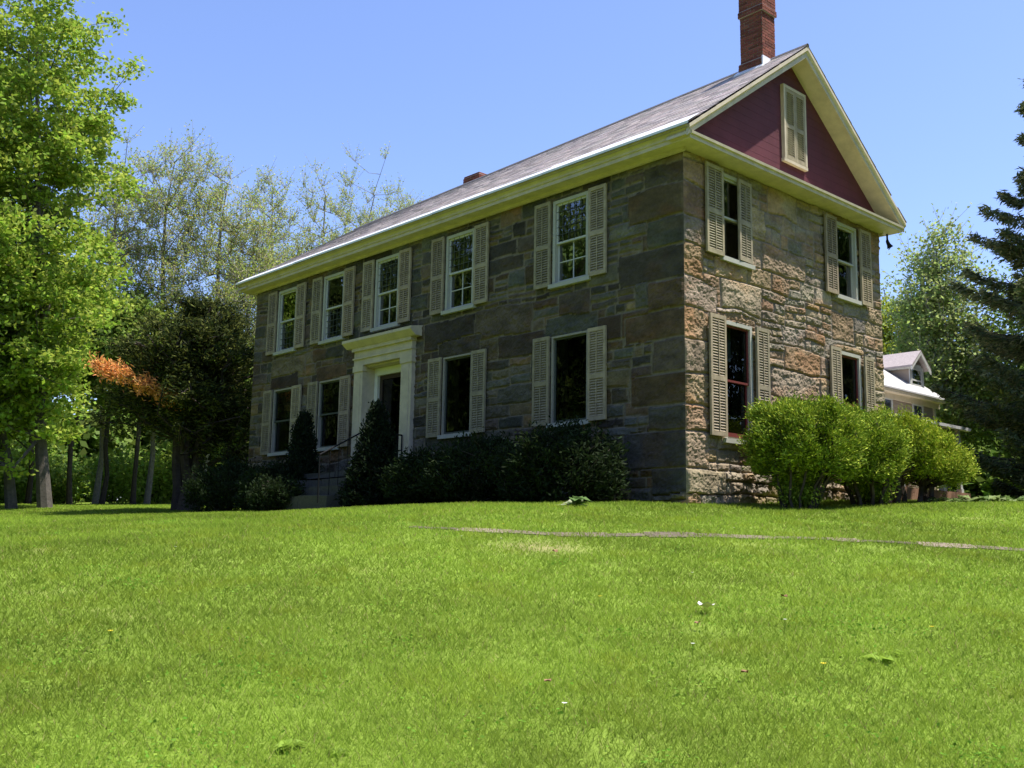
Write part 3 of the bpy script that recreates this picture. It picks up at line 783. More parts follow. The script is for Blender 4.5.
def needle_plant(name, base, label, cat, P, per, nl, nw, col, seed, cl_r, trunk=None, dirs_c=None, alt=None, palt=0., group=None, stems=1, trunk_r=.05, keep=None, spread=.7, bark=(.07, .055, .045), flat=.2, part='foliage', trunks=None, fm=None):
    r = np.random.default_rng(seed); b = arr(base[0], base[1], gzf(base[0], base[1])-.04)
    T = thing(name, b, label, cat, group)
    c0 = P.mean(0) if dirs_c is None else np.array(dirs_c)
    if trunks is None: trunks = [(b, c0+arr(0, 0, .2))]
    m = MB(); pick = np.argmin(np.stack([np.linalg.norm((P-(q[1]))[:, :2], axis=1)+.3*r.random(len(P)) for q in trunks]), axis=0)
    for k, (tb, tt) in enumerate(trunks):
        sub = P[pick == k]
        if len(sub) == 0: continue
        sub = sub[r.permutation(len(sub))[:260]]
        N, par, rd = grow(tb, tt, sub, r, trunk_n=6, trunk_r=trunk_r, rmin=.004, wob=.4)
        w = wood_mesh(N, par, rd, bark, r); 
        for kk in w.f: 
            for ff in w.f[kk]: m.f.setdefault(kk, []).append(ff+m.n)
        m.v += w.v; m.c += w.c; m.n += w.n
    m.build('stem', M_bark, T)
    m = MB(); Q = np.repeat(P, per, 0); out = Q-c0; out /= np.linalg.norm(out, axis=1)[:, None]+1e-6; out[:, 2] += .35
    base_dir = np.repeat(r.normal(size=P.shape)*.5, per, 0)
    Q = Q+r.normal(size=Q.shape)*cl_r
    ok = np.ones(len(Q), bool) if keep is None else keep(Q)
    Q = Q[ok]; d = (out+base_dir)[ok]
    m.leaves(Q, nl, nw, greens(len(Q), col, r, .3, alt, palt), d=d, spread=spread, flat=flat, r=r)
    m.build(part, fm or M_needle, T)
    return T

def dome(n, c, rad, r, seed, lo=-.3, lump=.18, thick=.35, box=False):
    d = r.normal(size=(n*3, 3)); d /= np.linalg.norm(d, axis=1)[:, None]; d = d[d[:, 2] > lo][:n]
    if box: d = np.sign(d)*np.abs(d)**.86
    th = np.arctan2(d[:, 1], d[:, 0]); k = 1+lump*2*(fbm(th*2+20+seed, d[:, 2]*3+seed*2.3, 3, seed)-.5)
    u = 1-thick*r.random(len(d))**1.6
    if box: u = u + (r.random(len(d)) < .05)*r.uniform(.05, .2, len(d))
    return np.array(c)+d*np.array(rad)*(k*u)[:, None]

r = np.random.default_rng(41)
out_house = lambda Q: ~((Q[:, 0] < .12) & (Q[:, 0] > -L_-.1) & (Q[:, 1] > -.10) & (Q[:, 1] < D_+.1)) & (Q[:, 2] > gz(Q[:, 0], Q[:, 1])+.03)
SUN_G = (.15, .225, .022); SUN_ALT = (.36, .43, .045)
def skirt(x, y, w, n, r):      # shoots low around a stem clump
    a = r.uniform(0, 6.283, n); q = w*np.sqrt(r.random(n)); z = r.uniform(.12, .62, n)
    return np.c_[x+np.cos(a)*q*(.6+.9*z), y+np.sin(a)*q*(.6+.9*z), gzf(x, y)+z]
# clipped yews beside the gable wall
P = dome(560, (1.2, 1.62, 1.02), (.86, 1.0, .64), r, 3, lo=-.8, thick=.4, lump=.2, box=True); P = np.concatenate([P, skirt(1.23, 1.3, .30, 60, r)]); P = P[out_house(P)]
g1 = gzf(1.23, 1.3)
needle_plant('clipped_shrub', (1.23, 1.3), 'rounded bright green shrub by the gable wall, nearest the house corner', 'shrub', P, 125, .07, .020, SUN_G, 51, .07, dirs_c=(1.25, 1.6, .75), alt=SUN_ALT, palt=.35,
    trunks=[(arr(1.1+.09*k, 1.15+.10*k, g1-.03), arr(.95+.2*k, 1.3+.17*k, .9)) for k in range(4)]+[(arr(1.22+.22*math.cos(k*.55), 1.35+.25*math.sin(k*.55), g1-.03), arr(1.25+.6*math.cos(k*.55), 1.5+.7*math.sin(k*.55), .85)) for k in range(16)], trunk_r=.024, keep=out_house, group='clipped shrubs along the gable wall', fm=M_clip, spread=.5)
P = dome(400, (1.38, 2.9, .98), (.70, .88, .64), r, 7, lo=-.8, thick=.4, lump=.2, box=True); P = np.concatenate([P, skirt(1.51, 3.15, .30, 70, r)]); P = P[out_house(P)]
needle_plant('clipped_shrub', (1.51, 3.15), 'bright green shrub in the middle of the gable wall row of shrubs', 'shrub', P, 125, .07, .020, SUN_G, 52, .075, dirs_c=(1.45, 3.05, .8), alt=SUN_ALT, palt=.35,
    trunks=[(arr(1.38+.09*k, 3.0+.1*k, gzf(1.5, 3.1)-.03), arr(1.25+.16*k, 2.9+.16*k, .9)) for k in range(4)]+[(arr(1.5+.22*math.cos(k*.8), 3.1+.3*math.sin(k*.8), gzf(1.5, 3.1)-.03), arr(1.45+.5*math.cos(k*.8), 3.05+.6*math.sin(k*.8), .9)) for k in range(10)], trunk_r=.035, keep=out_house, group='clipped shrubs along the gable wall', fm=M_clip, spread=.5)
P = dome(640, (1.24, 5.2, 1.16), (.80, 1.6, .60), r, 9, lo=-.75, thick=.4, lump=.2, box=True); P[:, 2] = .5+(P[:, 2]-.5)*(1-.26*np.clip(P[:, 1]-4.4, 0, 3)); P = P[out_house(P)]
needle_plant('clipped_shrub', (1.35, 5.6), 'long sloping yellow-green shrub in front of the porch, last of its row', 'shrub', P, 125, .07, .021, (.22, .30, .028), 53, .08, dirs_c=(1.4, 5.6, .8), alt=(.42, .46, .055), palt=.4,
    trunks=[(arr(1.2+.2*math.cos(k*1.1), 4.3+.2*k, gzf(1.3, 5.0)-.03), arr(1.2+.4*math.cos(k*1.1), 4.1+.27*k, 1.0)) for k in range(8)], trunk_r=.05, keep=out_house, group='clipped shrubs along the gable wall', fm=M_clip, spread=.5)

# shaded evergreens along the front
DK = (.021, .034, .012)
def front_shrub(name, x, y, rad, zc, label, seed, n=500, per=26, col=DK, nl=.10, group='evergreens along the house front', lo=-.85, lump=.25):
    r = np.random.default_rng(seed); z = gzf(x, y)
    P = dome(n, (x, y, z+zc), rad, r, seed, lo=lo, lump=lump, thick=.5); P = P[out_house(P)]
    return needle_plant(name, (x, y), label, 'shrub', P, per, nl, .032, col, seed, .075, dirs_c=(x, y, z+.2), keep=out_house, group=group, trunk_r=.05, spread=.8)
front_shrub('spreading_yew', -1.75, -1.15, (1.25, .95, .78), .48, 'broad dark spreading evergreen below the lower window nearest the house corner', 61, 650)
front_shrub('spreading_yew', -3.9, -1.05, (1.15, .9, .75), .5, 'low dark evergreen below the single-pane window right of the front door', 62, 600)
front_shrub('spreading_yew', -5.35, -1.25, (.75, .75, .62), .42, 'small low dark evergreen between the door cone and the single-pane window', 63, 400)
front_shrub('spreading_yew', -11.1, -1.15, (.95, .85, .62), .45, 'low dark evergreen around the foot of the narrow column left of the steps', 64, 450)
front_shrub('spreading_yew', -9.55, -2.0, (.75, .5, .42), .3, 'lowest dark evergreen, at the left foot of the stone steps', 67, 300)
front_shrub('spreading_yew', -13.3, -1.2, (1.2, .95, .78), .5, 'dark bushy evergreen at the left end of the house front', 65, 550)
def cone(x, y, w, h, label, seed, n=600):
    r = np.random.default_rng(seed); z0 = gzf(x, y); t = r.random(n)**1.4; th = r.uniform(0, 6.283, n)
    k = (1-t)**.75*(1+.25*(fbm(th*1.5+9, t*6, 3, seed)-.5)*2)*w*(1-.4*r.random(n)**2)
    P = np.c_[x+np.cos(th)*k, y+np.sin(th)*k, z0+.08+t*h]; P = P[out_house(P)]
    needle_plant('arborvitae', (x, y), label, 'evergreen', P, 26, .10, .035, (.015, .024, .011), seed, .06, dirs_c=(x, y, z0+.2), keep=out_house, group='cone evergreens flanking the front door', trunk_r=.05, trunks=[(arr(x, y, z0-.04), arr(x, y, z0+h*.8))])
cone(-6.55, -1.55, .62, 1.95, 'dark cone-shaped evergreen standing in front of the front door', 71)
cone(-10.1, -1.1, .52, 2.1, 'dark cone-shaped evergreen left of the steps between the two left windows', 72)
# variegated hosta in front of the corner shrub, and the bed on the right
def rosette(name, x, y, s, n, col, label, seed, group=None, cat='plant', alt=None):
    r = np.random.default_rng(seed); z = gzf(x, y); m = MB(); m.org = arr(x, y, z)
    for k in range(n):
        a = r.uniform(0, 6.283); L = s*r.uniform(.6, 1.2); e = r.uniform(.2, 1.1); w = L*r.uniform(.26, .4)
        d = arr(math.cos(a), math.sin(a), 0); q = arr(-d[1], d[0], 0); b = arr(x, y, z)+d*s*.1*r.random()
        up = arr(0, 0, 1)
        mid = b+d*L*.5*math.cos(e)+up*L*.6*math.sin(e); tip = b+d*L+up*L*.3*math.sin(e)
        c = np.array(col if alt is None or r.random() < .5 else alt)*r.uniform(.75, 1.25)
        m.add([b, mid+q*w, tip, mid-q*w, mid-up*.02], [(0, 1, 4), (1, 2, 4), (2, 3, 4), (3, 0, 4)], c)
    return tag(m.build(name, M_leaf), label, cat, group)
rosette('hosta', -.19, -2.4, .28, 26, (.12, .20, .06), 'pale variegated leafy plant at the lawn edge below the corner shrub', 81, alt=(.55, .58, .40))
r = np.random.default_rng(82)
spots = []
for k in range(60):
    u = r.random(); x = 1.9+u*2.1+r.normal()*.25; y = 5.0+u*3.4+r.normal()*.3
    spots.append((x, y))
for x, y in spots:
    rosette('hosta', x, y, r.uniform(.16, .3), 14, (.11, .17, .045), 'pale green low leafy plant in the bed before the porch', int(r.integers(1e6)), group='low plants in the bed before the porch', alt=(.22, .28, .10))
P = dome(500, (3.6, 8.6, .8), (1.1, 1.0, .55), r, 19, lo=-.9, thick=.5)
needle_plant('spreading_yew', (3.6, 8.6), 'dark low bush at the right end of the bed under the spruce', 'shrub', P, 26, .10, .03, (.05, .085, .03), 83, .08, dirs_c=(3.6, 8.6, .4))

# dark yew tree at the left end with its dead orange branch
def yew_tree():
    r = np.random.default_rng(91); bx, by = -17.6, -.35; z0 = gzf(bx, by)
    T = thing('yew_tree', (bx, by, z0), 'dark many-stemmed evergreen tree with a dead orange branch left of the house', 'tree')
    P = []
    for k in range(34):     # horizontal boughs, each a flattish spray
        a = r.uniform(0, 6.283); z = r.uniform(2.2, 5.5); f = np.clip(1-((z-2.6)/3.4)**2*.75, .25, 1)
        L = 2.55*f*r.uniform(.65, 1.1)
        n = 46; u = r.random(n)**.6; side = r.normal(size=n)*.32*(.4+u)
        p = np.c_[bx+np.cos(a)*L*u-np.sin(a)*side, by+np.sin(a)*L*u+np.cos(a)*side, z0+z+.55*u+r.normal(size=n)*.14]
        P.append(p)
    for k in range(26):
        c = arr(bx+r.normal()*.8, by+r.normal()*.8, z0+r.uniform(2.0, 5.2)); P.append(c+r.normal(size=(24, 3))*arr(.5, .5, .3))
    for k in range(12):     # thick dark right-hand side down low
        c = arr(bx+r.uniform(.4, 1.9), by+r.uniform(.2, 1.6), z0+r.uniform(1.3, 3.6)); P.append(c+r.normal(size=(26, 3))*arr(.45, .45, .35))
    P = np.concatenate(P); P = P[out_house(P)]; P = P[(P[:, 2] > z0+2.0) | ((P[:, 0] > bx+.6) & (P[:, 2] > z0+1.2))]
    m = MB()
    stems = [(arr(bx+dx, by+dy, z0-.05), arr(bx+dx*1.9, by+dy*1.9, z0+4.2+dz)) for dx, dy, dz in ((-.16, -.1, 0), (.12, -.05, .7), (.02, .17, .3), (.2, .12, -.6), (-.1, .12, -.4))]
    pick = np.argmin(np.stack([np.linalg.norm((P-q[1])[:, :2], axis=1)+.6*r.random(len(P)) for q in stems]), axis=0)
    for k, (tb, tt) in enumerate(stems):
        sub = P[pick == k]; sub = sub[r.permutation(len(sub))[:170]]
        N, par, rd = grow(tb, tt, sub, r, trunk_n=7, trunk_r=.17, rmin=.006, wob=.3); w = wood_mesh(N, par, rd, (.055, .042, .036), r, 1.5)
        for kk in w.f:
            for ff in w.f[kk]: m.f.setdefault(kk, []).append(ff+m.n)
        m.v += w.v; m.c += w.c; m.n += w.n
    m.build('trunk', M_bark, T)
    Q = np.repeat(P, 22, 0); out = Q-arr(bx, by, z0+2.5); out /= np.linalg.norm(out, axis=1)[:, None]; Q = Q+r.normal(size=Q.shape)*.10; Q = Q[:]
    m = MB(); m.leaves(Q, .17, .045, greens(len(Q), (.036, .05, .016), r, .35, (.12, .135, .03), .4), d=out, spread=.8, flat=.5, r=r); m.build('crown', M_needle, T)
    pts = np.array([(-17.25, -.9, 3.15), (-16.95, -1.6, 3.25), (-16.9, -2.2, 3.45), (-17.15, -2.8, 3.7), (-17.3, -3.3, 3.85)])
    m = MB(); m.tube(pts, [.04, .035, .028, .02, .01], 6, (.2, .12, .07))
    LP = []
    for a, b in zip(pts[:-1], pts[1:]):
        u = r.random((420, 1)); LP.append(a+(b-a)*u+r.normal(size=(420, 3))*arr(.14, .14, .13))
    LP = np.concatenate(LP); LP[:, 2] += .05*np.sin(LP[:, 1]*9)
    m.leaves(LP, .15, .04, greens(len(LP), (.85, .42, .13), r, .3, (.55, .24, .09), .35), d=np.tile(arr(0, -.6, .5), (len(LP), 1)), spread=.8, r=r)
    o = m.build('dead_branch', M_needle, T); o['label'] = 'dead branch with orange-brown needles'
yew_tree()

# big maple, left
leafy_tree('maple_tree', (-25.7, -1.5), 'tall fresh green leafy maple at the left edge, nearest of the trees there', 'tree', (-27.4, -3.9, 10.2), (4.8, 4.8, 8.9), 1350, 105, .175, .27, (.25, .365, .042), 101, trunk_r=.19, bark=(.11, .095, .08), alt=(.37, .43, .065), palt=.35, lump=.45, gapf=.30, shell=.55, lean=(.8, 1))
leafy_tree('maple_tree', (-26.2, -2.4), 'green leafy maple at the far left edge, its trunk at the edge of the picture', 'tree', (-27.6, -4.6, 7.3), (4.2, 4.2, 6.3), 640, 95, .18, .30, (.23, .34, .036), 102, trunk_r=.15, bark=(.095, .085, .07), alt=(.16, .2, .04), palt=.3)

def bare_tree(x, y, zc, rad, seed, label, ncl=170, tr=.17, tint=(.42, .42, .12), bare=False):
    z = gzf(x, y)
    leafy_tree('budding_tree', (x, y), label, 'tree', (x, y, z+zc), rad, int(ncl*1.0), 0, .105, .5, tint, seed, trunk_r=tr*.7, bark=(.19, .17, .135), twigs=9, lump=.35, shell=.45, alt=(.32, .42, .08), palt=.5, group='budding trees behind the house', mat_l=M_leaf)
names = ['slender budding tree rising between the big maple and the yew, leftmost of its row', 'tall budding tree with yellow-green buds directly behind the yew tree', 'budding tree right of the yew with a broad twiggy crown', 'thin-crowned budding tree close to the left end of the roof', 'budding tree showing above the left corner of the eaves', 'sparse twiggy tree above the left part of the roof', 'sparse tree above the roof with a gap on either side', 'sparse treetop low over the roof, second from the small chimney', 'small sparse treetop over the roof, nearest the small chimney']
for k, (x, y, zc, rad, n) in enumerate([(-36.5, 4.2, 11.2, (2.2, 2.2, 5.6), 170), (-35.6, 6.2, 11.6, (2.4, 2.4, 6.0), 190), (-35.0, 8.6, 11.0, (2.6, 2.6, 5.9), 200), (-34.8, 10.4, 9.3, (2.0, 2.0, 5.2), 150),
        (-38.0, 13.0, 11.4, (2.5, 2.5, 6.4), 190), (-37.2, 16.0, 11.8, (2.5, 2.5, 6.6), 190), (-39.0, 20.0, 12.8, (2.8, 2.8, 6.8), 190), (-40.5, 23.5, 13.0, (3.0, 3.0, 6.8), 190), (-41.0, 27.5, 13.4, (3.2, 3.2, 6.8), 190)]):
    bare_tree(x, y, zc, rad, 110+k, names[k], n)
# trees of the wood on the left: dark trunks and shaded green crowns
wl = ['dark-trunked wood tree just right of the big maple trunk', 'dark straight wood tree between the maple and the yew', 'slim dark wood tree left of the yew trunk, under the orange branch', 'wood tree with grey trunk just left of the yew stems', 'wood tree at the far left behind the maples', 'leafy wood tree low behind the yew, right of its stems', 'small leafy wood tree in the gap left of the house']
for k, (x, y, h, c) in enumerate([(-34.2, .6, 9, (.16, .23, .035)), (-34.0, 2.2, 9.5, (.13, .2, .035)), (-35.2, 4.0, 9, (.17, .24, .04)), (-34.0, 4.9, 8.5, (.2, .27, .04)), (-36, -4.5, 10, (.13, .2, .035)), (-33.5, 7.5, 7.5, (.16, .24, .04)), (-35.0, 10.5, 6.5, (.17, .25, .04))]):
    leafy_tree('wood_tree', (x, y), wl[k], 'tree', (x, y, gzf(x, y)+h*.78), (2.3, 2.3, h*.30), 130, 42, .24, .42, c, 130+k, trunk_r=.105, bark=(.045, .036, .03), group='trees of the wood left of the house', shell=.4)
# understorey bushes
r = np.random.default_rng(150)
for k in range(26):
    y = -8+k*.95+r.normal()*.4; x = -41.0+r.normal()*1.6+(k % 3)*1.2-(k % 2)*1.6; s = r.uniform(.9, 1.5); z = gzf(x, y)
    m = MB(); m.org = arr(x, y, z)
    P = crown_points(60, (x, y, z+s*.9), (s, s, s*.95), r, .4, .3, 160+k); P = P[P[:, 2] > z]
    for q in range(5): m.tube([(x+.1*q-.2, y, z), tuple(P[q])], [.03, .01], 4, (.09, .07, .05))
    LP = np.repeat(P, 34, 0)+r.normal(size=(len(P)*34, 3))*.26; LP = LP[LP[:, 2] > z]
    m.leaves(LP, .2, .14, greens(len(LP), (.27, .38, .05) if k % 3 else (.18, .29, .07), r, .3), flat=.3, r=r)
    tag(m.build('woodland_bush', M_leaf), 'green leafy bush at the edge of the wood behind the left lawn', 'bush', 'bushes at the edge of the wood')

# right-hand trees
leafy_tree('birch_tree', (-7.1, 24.8), 'tall airy light green tree with a narrow crown right of the stone house', 'tree', (-6.9, 24.6, 6.9), (1.6, 1.6, 4.9), 260, 80, .14, .32, (.32, .42, .12), 170, trunk_r=.16, bark=(.2, .18, .16), lump=.45, alt=(.36, .4, .14), palt=.4, twigs=3)
leafy_tree('maple_tree', (-11.4, 29.5), 'bright yellow-green round tree beside the rear edge of the stone house', 'tree', (-11.3, 29.4, 7.4), (2.0, 2.0, 3.2), 260, 90, .14, .36, (.30, .36, .045), 171, trunk_r=.18, bark=(.1, .09, .08))
rt = [(-8.6, 27.5, 3.9, (1.9, 1.9, 2.5), (.19, .28, .05), 'green leafy tree behind the dormer of the clapboard house'), (-4.6, 27.0, 4.8, (2.6, 2.6, 3.6), (.17, .25, .05), 'leafy green tree behind the right end of the porch, half behind the spruce'), (-1.5, 29.0, 5.6, (3.2, 3.2, 4.6), (.14, .21, .05), 'shaded green tree behind the spruce at the right edge'), (-3.0, 33, 6.5, (3.0, 3.0, 5.2), (.15, .22, .06), 'taller green tree far behind the spruce')]
for k, (x, y, zc, rad, c, lab) in enumerate(rt):
    leafy_tree('wood_tree', (x, y), lab, 'tree', (x, y, gzf(x, y)+zc), rad, 230, 80, .16, .4, c, 180+k, trunk_r=.18, bark=(.08, .07, .06), group='trees behind the clapboard house')

def spruce():
    r = np.random.default_rng(200); bx, by = 1.6, 15.2; z0 = gzf(bx, by); H = 14.6
    T = thing('spruce_tree', (bx, by, z0), 'tall dark spruce with drooping layered boughs at the right edge', 'tree')
    w = MB(); w.tube(np.c_[np.full(9, bx)+r.normal(size=9)*.02, np.full(9, by), np.linspace(z0-.1, z0+H, 9)], np.linspace(.24, .02, 9), 9, (.09, .07, .055))
    LP = []; LD = []; LC = []
    z = .5
    while z < H-.3:
        nb = int(r.integers(5, 8)); a0 = r.uniform(0, 6.28)
        for k in range(nb):
            a = a0+k*6.283/nb+r.normal()*.2; L = (H-z)/H*5.2*min(1, .72+.05*z)*r.uniform(.5, 1.12)+.15
            zz = z+r.normal()*.08; n = max(4, int(L/.3)); u = np.linspace(0, 1, n+1)
            rise = .12*L*(z/H*2.2-.55); P = np.c_[bx+np.cos(a)*L*u, by+np.sin(a)*L*u, z0+zz+rise*u-.22*L*u*(1-u)*1.6+.10*L*u**3]
            w.tube(P, np.linspace(.035, .006, n+1)*(.5+L/4), 4, (.08, .06, .05))
            q = int(120*L)+30; uu = r.random(q)**.75; i = np.minimum((uu*n).astype(int), n-1); f = uu*n-i
            B = P[i]*(1-f)[:, None]+P[i+1]*f[:, None]
            wd = .38*L*(1-uu)*.9+.10; sd = r.uniform(-1, 1, q)*wd
            ax = arr(math.cos(a), math.sin(a), 0); sx = arr(-ax[1], ax[0], 0)
            B = B+sx*sd[:, None]+ax*(-np.abs(sd)*-.35)[:, None]; B[:, 2] -= np.abs(sd)*.25+r.random(q)**2*.16
            LP.append(B); d = ax*.7+sx*np.sign(sd)[:, None]*.6; d[:, 2] = -.15; LD.append(d)
        z += r.uniform(.24, .38)
    w.build('trunk', M_bark, T)
    LP = np.concatenate(LP); LD = np.concatenate(LD)
    m = MB(); 
    for rep in range(3):
        m.leaves(LP+r.normal(size=LP.shape)*.05, .20, .042, greens(len(LP), (.10, .13, .055), r, .35, (.20, .20, .085), .35), d=LD, spread=.45, r=r)
    m.build('crown', M_needle, T)
spruce()

# woods all round, far off
def far_wood(name, a0, a1, d0, d1, h0, h1, n, seed, col):
    r = np.random.default_rng(seed); m = MB()
    for k in range(n):
        a = r.uniform(a0, a1); d = r.uniform(d0, d1); x = CAM[0]+math.cos(a)*d; y = CAM[1]+math.sin(a)*d; z = gzf(x, y); h = r.uniform(h0, h1)
        m.tube([(x, y, z-.2), (x+r.normal()*.2, y, z+h*.8)], [.2, .05], 5, (.09, .075, .06))
        P = crown_points(90, (x, y, z+h*.52), (min(h*.27, 4.2), min(h*.27, 4.2), h*.48), r, .45, .35, seed+k); P = P[P[:, 2] > z]
        LP = np.repeat(P, 16, 0)+r.normal(size=(len(P)*16, 3))*.5; LP = LP[LP[:, 2] > z-.1]
        m.leaves(LP, .55, .42, greens(len(LP), np.array(col)*r.uniform(.7, 1.25), r, .3), flat=.3, r=r)
    o = m.build(name, M_leaf); o['kind'] = 'stuff'; tag(o, 'mass of green woodland far beyond the lawn', 'wood')
far_wood('far_wood', R(98), R(178), 55, 70, 2.6, 8.5, 150, 300, (.17, .25, .05))
far_wood('far_wood', R(185), R(462), 34, 48, 15, 26, 190, 301, (.13, .19, .04))

far_wood('far_wood', R(180), R(216), 46, 62, 11, 18, 50, 302, (.085, .13, .03))

# ------------------------------------------------------------------ grass
def grass():
    r = np.random.default_rng(400); fw = math.atan2(.675, -.737); m = MB()
    def zone(n, half):
        u = r.random(n); e = .42; d = (3.1**e+u*(50**e-3.1**e))**(1/e); a = fw+r.uniform(-half, half, n)
        h = .046*(1+.006*np.clip(d-10, 0, 40)); w = .0052*(d/5.)**.98
        x = CAM[0]+np.cos(a)*d; y = CAM[1]+np.sin(a)*d
        ok = ~((x < .06) & (x > -L_-.05) & (y > -.1) & (y < D_+.1)) & ((path_dist(x, y) > .10+.10*r.random(n)) | (r.random(n) < .55)) & ~((x > -9.8) & (x < -7.2) & (y > -2.3) & (y < 0))
        bare = np.clip((fbm(x*1.7, y*1.7, 4, 34)-.72)*7, 0, .5); near = np.exp(-((x-2.7)**2+(y+5.95)**2)/.3)*fbm(x*3, y*3, 3, 71)*1.8
        bare = np.clip(np.maximum(bare, near), 0, .85)
        for px, py, ps in ((6.2, -7.75, .05), (6.9, -8.5, .03), (3.9, -3.9, .10), (4.9, -3.0, .12), (7.3, -10.0, .05), (1.6, -6.6, .10)):
            bare = np.clip(np.maximum(bare, np.exp(-((x-px)**2+(y-py)**2)/ps)*fbm(x*4, y*4, 3, 72)*1.5), 0, .8)
        ok &= r.random(n) > bare
        x, y, d = x[ok], y[ok], d[ok]; k = len(x); z = gz(x, y)
        pn = fbm(x*.8, y*.8, 4, 60); p2 = fbm(x*2.5+5, y*2.5, 3, 61)
        h = h[ok]; w = w[ok]; hh = h*r.uniform(.45, 1.3, k)*(.7+.6*p2); ww = w*r.uniform(.7, 1.3, k)
        an = r.uniform(0, 6.283, k); ln = r.uniform(.3, 1.5, k)*hh; la = r.uniform(0, 6.283, k)
        B = np.c_[x, y, z-.005]; q = np.c_[np.cos(an), np.sin(an), np.zeros(k)]*ww[:, None]/2
        Tp = B+np.c_[np.cos(la)*ln, np.sin(la)*ln, hh]
        V = np.stack([B-q, B+q, Tp], 1).reshape(-1, 3)
        c = arr(.205, .297, .036)*r.uniform(.75, 1.25, (k, 1))*(.60+.80*pn)[:, None]*(.8+.4*fbm(x*.18+3, y*.18, 3, 62))[:, None]
        yl = np.clip((p2-.56)*4, 0, 1)[:, None]*.4; c = c*(1-yl)+arr(.29, .34, .035)*yl
        dry = r.random(k) < .035; c[dry] = arr(.34, .30, .12)*r.uniform(.7, 1.1, (dry.sum(), 1))
        m.add(V, np.arange(3*k).reshape(k, 3), np.repeat(c, 3, 0))
    zone(1650000, R(53))
    for q in range(150):          # clover and broad-leaved patches
        d = r.uniform(3.6, 15); a = fw+r.uniform(-R(34), R(34)); n = int(r.integers(20, 90)); sc = r.uniform(.08, .3)
        x = CAM[0]+math.cos(a)*d+r.normal(size=n)*sc; y = CAM[1]+math.sin(a)*d+r.normal(size=n)*sc
        ok = ~((x < .1) & (y > -1)); x, y = x[ok], y[ok]
        m.leaves(np.c_[x, y, gz(x, y)+r.uniform(.015, .05, len(x))], .02, .017, greens(len(x), (.15, .30, .03) if q % 3 else (.24, .36, .05), r, .25), flat=.8, r=r)
    o = m.build('grass', M_grass); o['kind'] = 'stuff'; tag(o, 'mown bright green grass covering the lawn', 'grass')
grass()

# small things lying in the grass
def scrap(name, x, y, s, col, label, seed, cat, group=None):
    r = np.random.default_rng(seed); z = gzf(x, y)+.05; m = MB(); m.org = arr(x, y, z); n = 7
    th = np.arange(n)*6.283/n; rr = s*r.uniform(.6, 1.1, n)
    top = np.c_[x+np.cos(th)*rr, y+np.sin(th)*rr*.7, z+r.uniform(0, s*.7, n)]; c = arr(x, y, z+s*.15)
    V = np.concatenate([top, [c], top-arr(0, 0, .004), [c-arr(0, 0, .004)]]); f = [(i, (i+1) % n, n) for i in range(n)]+[((i+1) % n+n+1, i+n+1, 2*n+1) for i in range(n)]
    m.add(V, f, col); tag(m.build(name, M_cloth), label, cat, group)
scrap('paper_scrap', 5.81, -7.28, .08, (.75, .70, .66), 'crumpled white scrap of paper lying on the open lawn', 1, 'litter')
for k, (x, y, s) in enumerate([(6.11, -7.77, .03), (5.9, -6.4, .03), (7.05, -8.59, .03), (6.5, -9.55, .025), (3.3, -6.3, .04), (7.9, -4.9, .04)]):
    scrap('fallen_leaf', x, y, s, (.28, .17, .09), 'small brown dead leaf lying in the grass', 20+k, 'leaf', 'dead leaves scattered on the lawn')
for k, (x, y, s, lab) in enumerate([(7.31, -7.6, .10, 'pale broad-leaved weed in the grass on the right of the lawn'), (7.25, -7.35, .08, 'smaller pale weed just beyond the broad-leaved weed on the right'), (6.44, -11.02, .07, 'bright green broad-leaved weed at the bottom left of the lawn'), (6.62, -10.9, .05, 'smallest green weed near the bottom left of the lawn')]):
    rosette('lawn_weed', x, y, s, 10, (.25, .37, .05), lab, 500+k, cat='weed')
r = np.random.default_rng(520)
m = None
for k in range(16):
    d = r.uniform(5, 15); a = math.atan2(.675, -.737)+r.uniform(-R(24), R(24)); x = CAM[0]+math.cos(a)*d; y = CAM[1]+math.sin(a)*d; z = gzf(x, y)
    if y > -1 and x < .5: continue
    m = MB(); m.org = arr(x, y, z); m.tube([(x, y, z), (x+.005, y, z+.075)], .002, 4, (.12, .2, .03))
    for q in range(9):
        t = q*.7; e = arr(math.cos(t), math.sin(t), .35)*.012*(1 if k % 3 else 1.3); pz = arr(x+.005, y, z+.075)
        m.add([pz, pz+e+arr(-e[1], e[0], 0)*.3, pz+e*1.2, pz+e-arr(-e[1], e[0], 0)*.3], [(0, 1, 2, 3)], (.75, .75, .68) if k % 3 else (.7, .55, .05))
    tag(m.build('lawn_flower', M_cloth), 'tiny pale flower head standing in the lawn', 'flower', 'tiny flowers in the lawn')

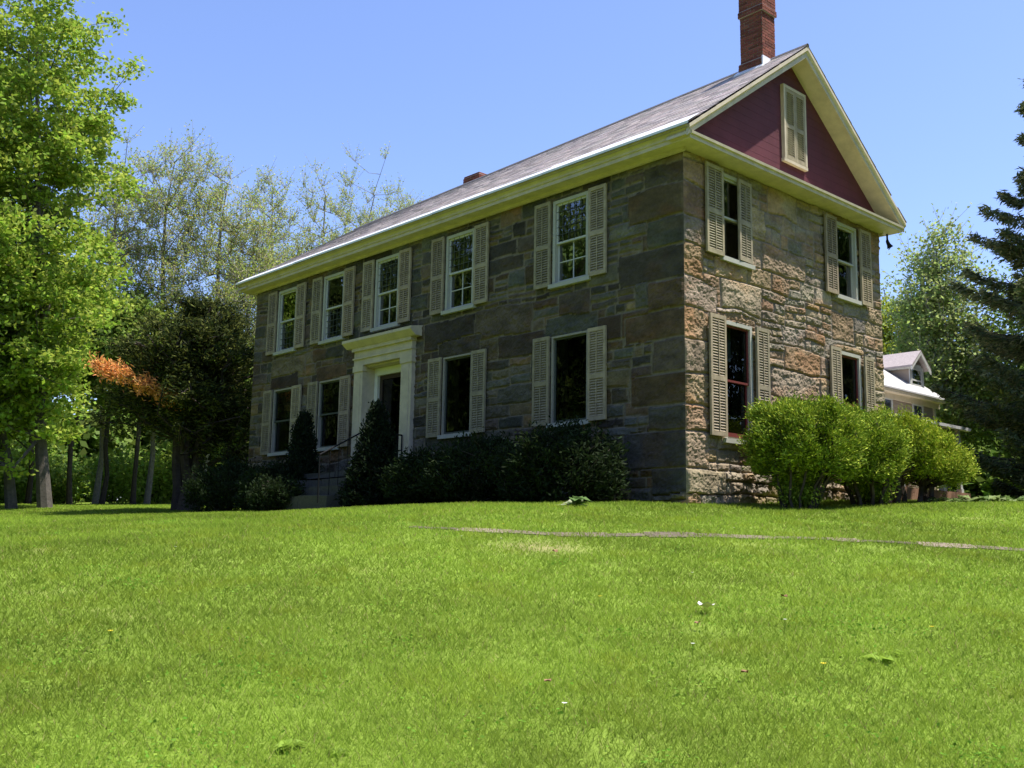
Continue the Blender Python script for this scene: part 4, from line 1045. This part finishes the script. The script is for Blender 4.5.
# ------------------------------------------------------------------ light, sky, camera
sun_dir = arr(1.0, 1.05, 3.75); sun_dir /= np.linalg.norm(sun_dir)
from mathutils import Vector
sl_ = bpy.data.lights.new('sun', 'SUN'); sl_.energy = 4.8; sl_.angle = R(.53); sl_.color = (1, .955, .88)
so = bpy.data.objects.new('sun', sl_); COL.objects.link(so); so.rotation_euler = Vector(-sun_dir).to_track_quat('-Z', 'Y').to_euler(); so.location = (10, 10, 40)
W = bpy.data.worlds.new('World'); SC.world = W; W.use_nodes = True
nt = W.node_tree; bg = nt.nodes['Background']; sky = nt.nodes.new('ShaderNodeTexSky'); sky.sky_type = 'NISHITA'; sky.sun_disc = False
sky.sun_elevation = math.asin(sun_dir[2]); sky.sun_rotation = math.atan2(sun_dir[0], sun_dir[1]); sky.altitude = 200; sky.air_density = 1.0; sky.dust_density = .8; sky.ozone_density = 3.0
mul = nt.nodes.new('ShaderNodeMix'); mul.data_type = 'RGBA'; mul.blend_type = 'MULTIPLY'; mul.inputs['Factor'].default_value = 1; mul.inputs['B'].default_value = (1.0, .98, 1.16, 1)
nt.links.new(sky.outputs[0], mul.inputs['A']); nt.links.new(mul.outputs['Result'], bg.inputs['Color']); bg.inputs['Strength'].default_value = .12
cam = bpy.data.cameras.new('camera'); co = bpy.data.objects.new('camera', cam); COL.objects.link(co); SC.camera = co
cam.sensor_fit = 'HORIZONTAL'; cam.sensor_width = 36; cam.lens = 36*1024.925/1024; cam.clip_start = .1; cam.clip_end = 3000
from mathutils import Matrix
yaw, pit, rol = .8293, .1555, .0172
f0 = arr(-math.sin(yaw), math.cos(yaw), 0); r0 = arr(math.cos(yaw), math.sin(yaw), 0); u0 = arr(0, 0, 1)
f1 = f0*math.cos(pit)+u0*math.sin(pit); u1 = -f0*math.sin(pit)+u0*math.cos(pit)
r2 = r0*math.cos(rol)+u1*math.sin(rol); u2 = -r0*math.sin(rol)+u1*math.cos(rol)
Mx = Matrix(((r2[0], u2[0], -f1[0], CAM[0]), (r2[1], u2[1], -f1[1], CAM[1]), (r2[2], u2[2], -f1[2], CAM[2]), (0, 0, 0, 1)))
co.matrix_world = Mx
vs = SC.view_settings; vs.view_transform = 'Standard'; vs.look = 'None'; vs.exposure = .95; vs.gamma = 1; vs.use_curve_mapping = False
SC.render.resolution_x = 1024; SC.render.resolution_y = 768
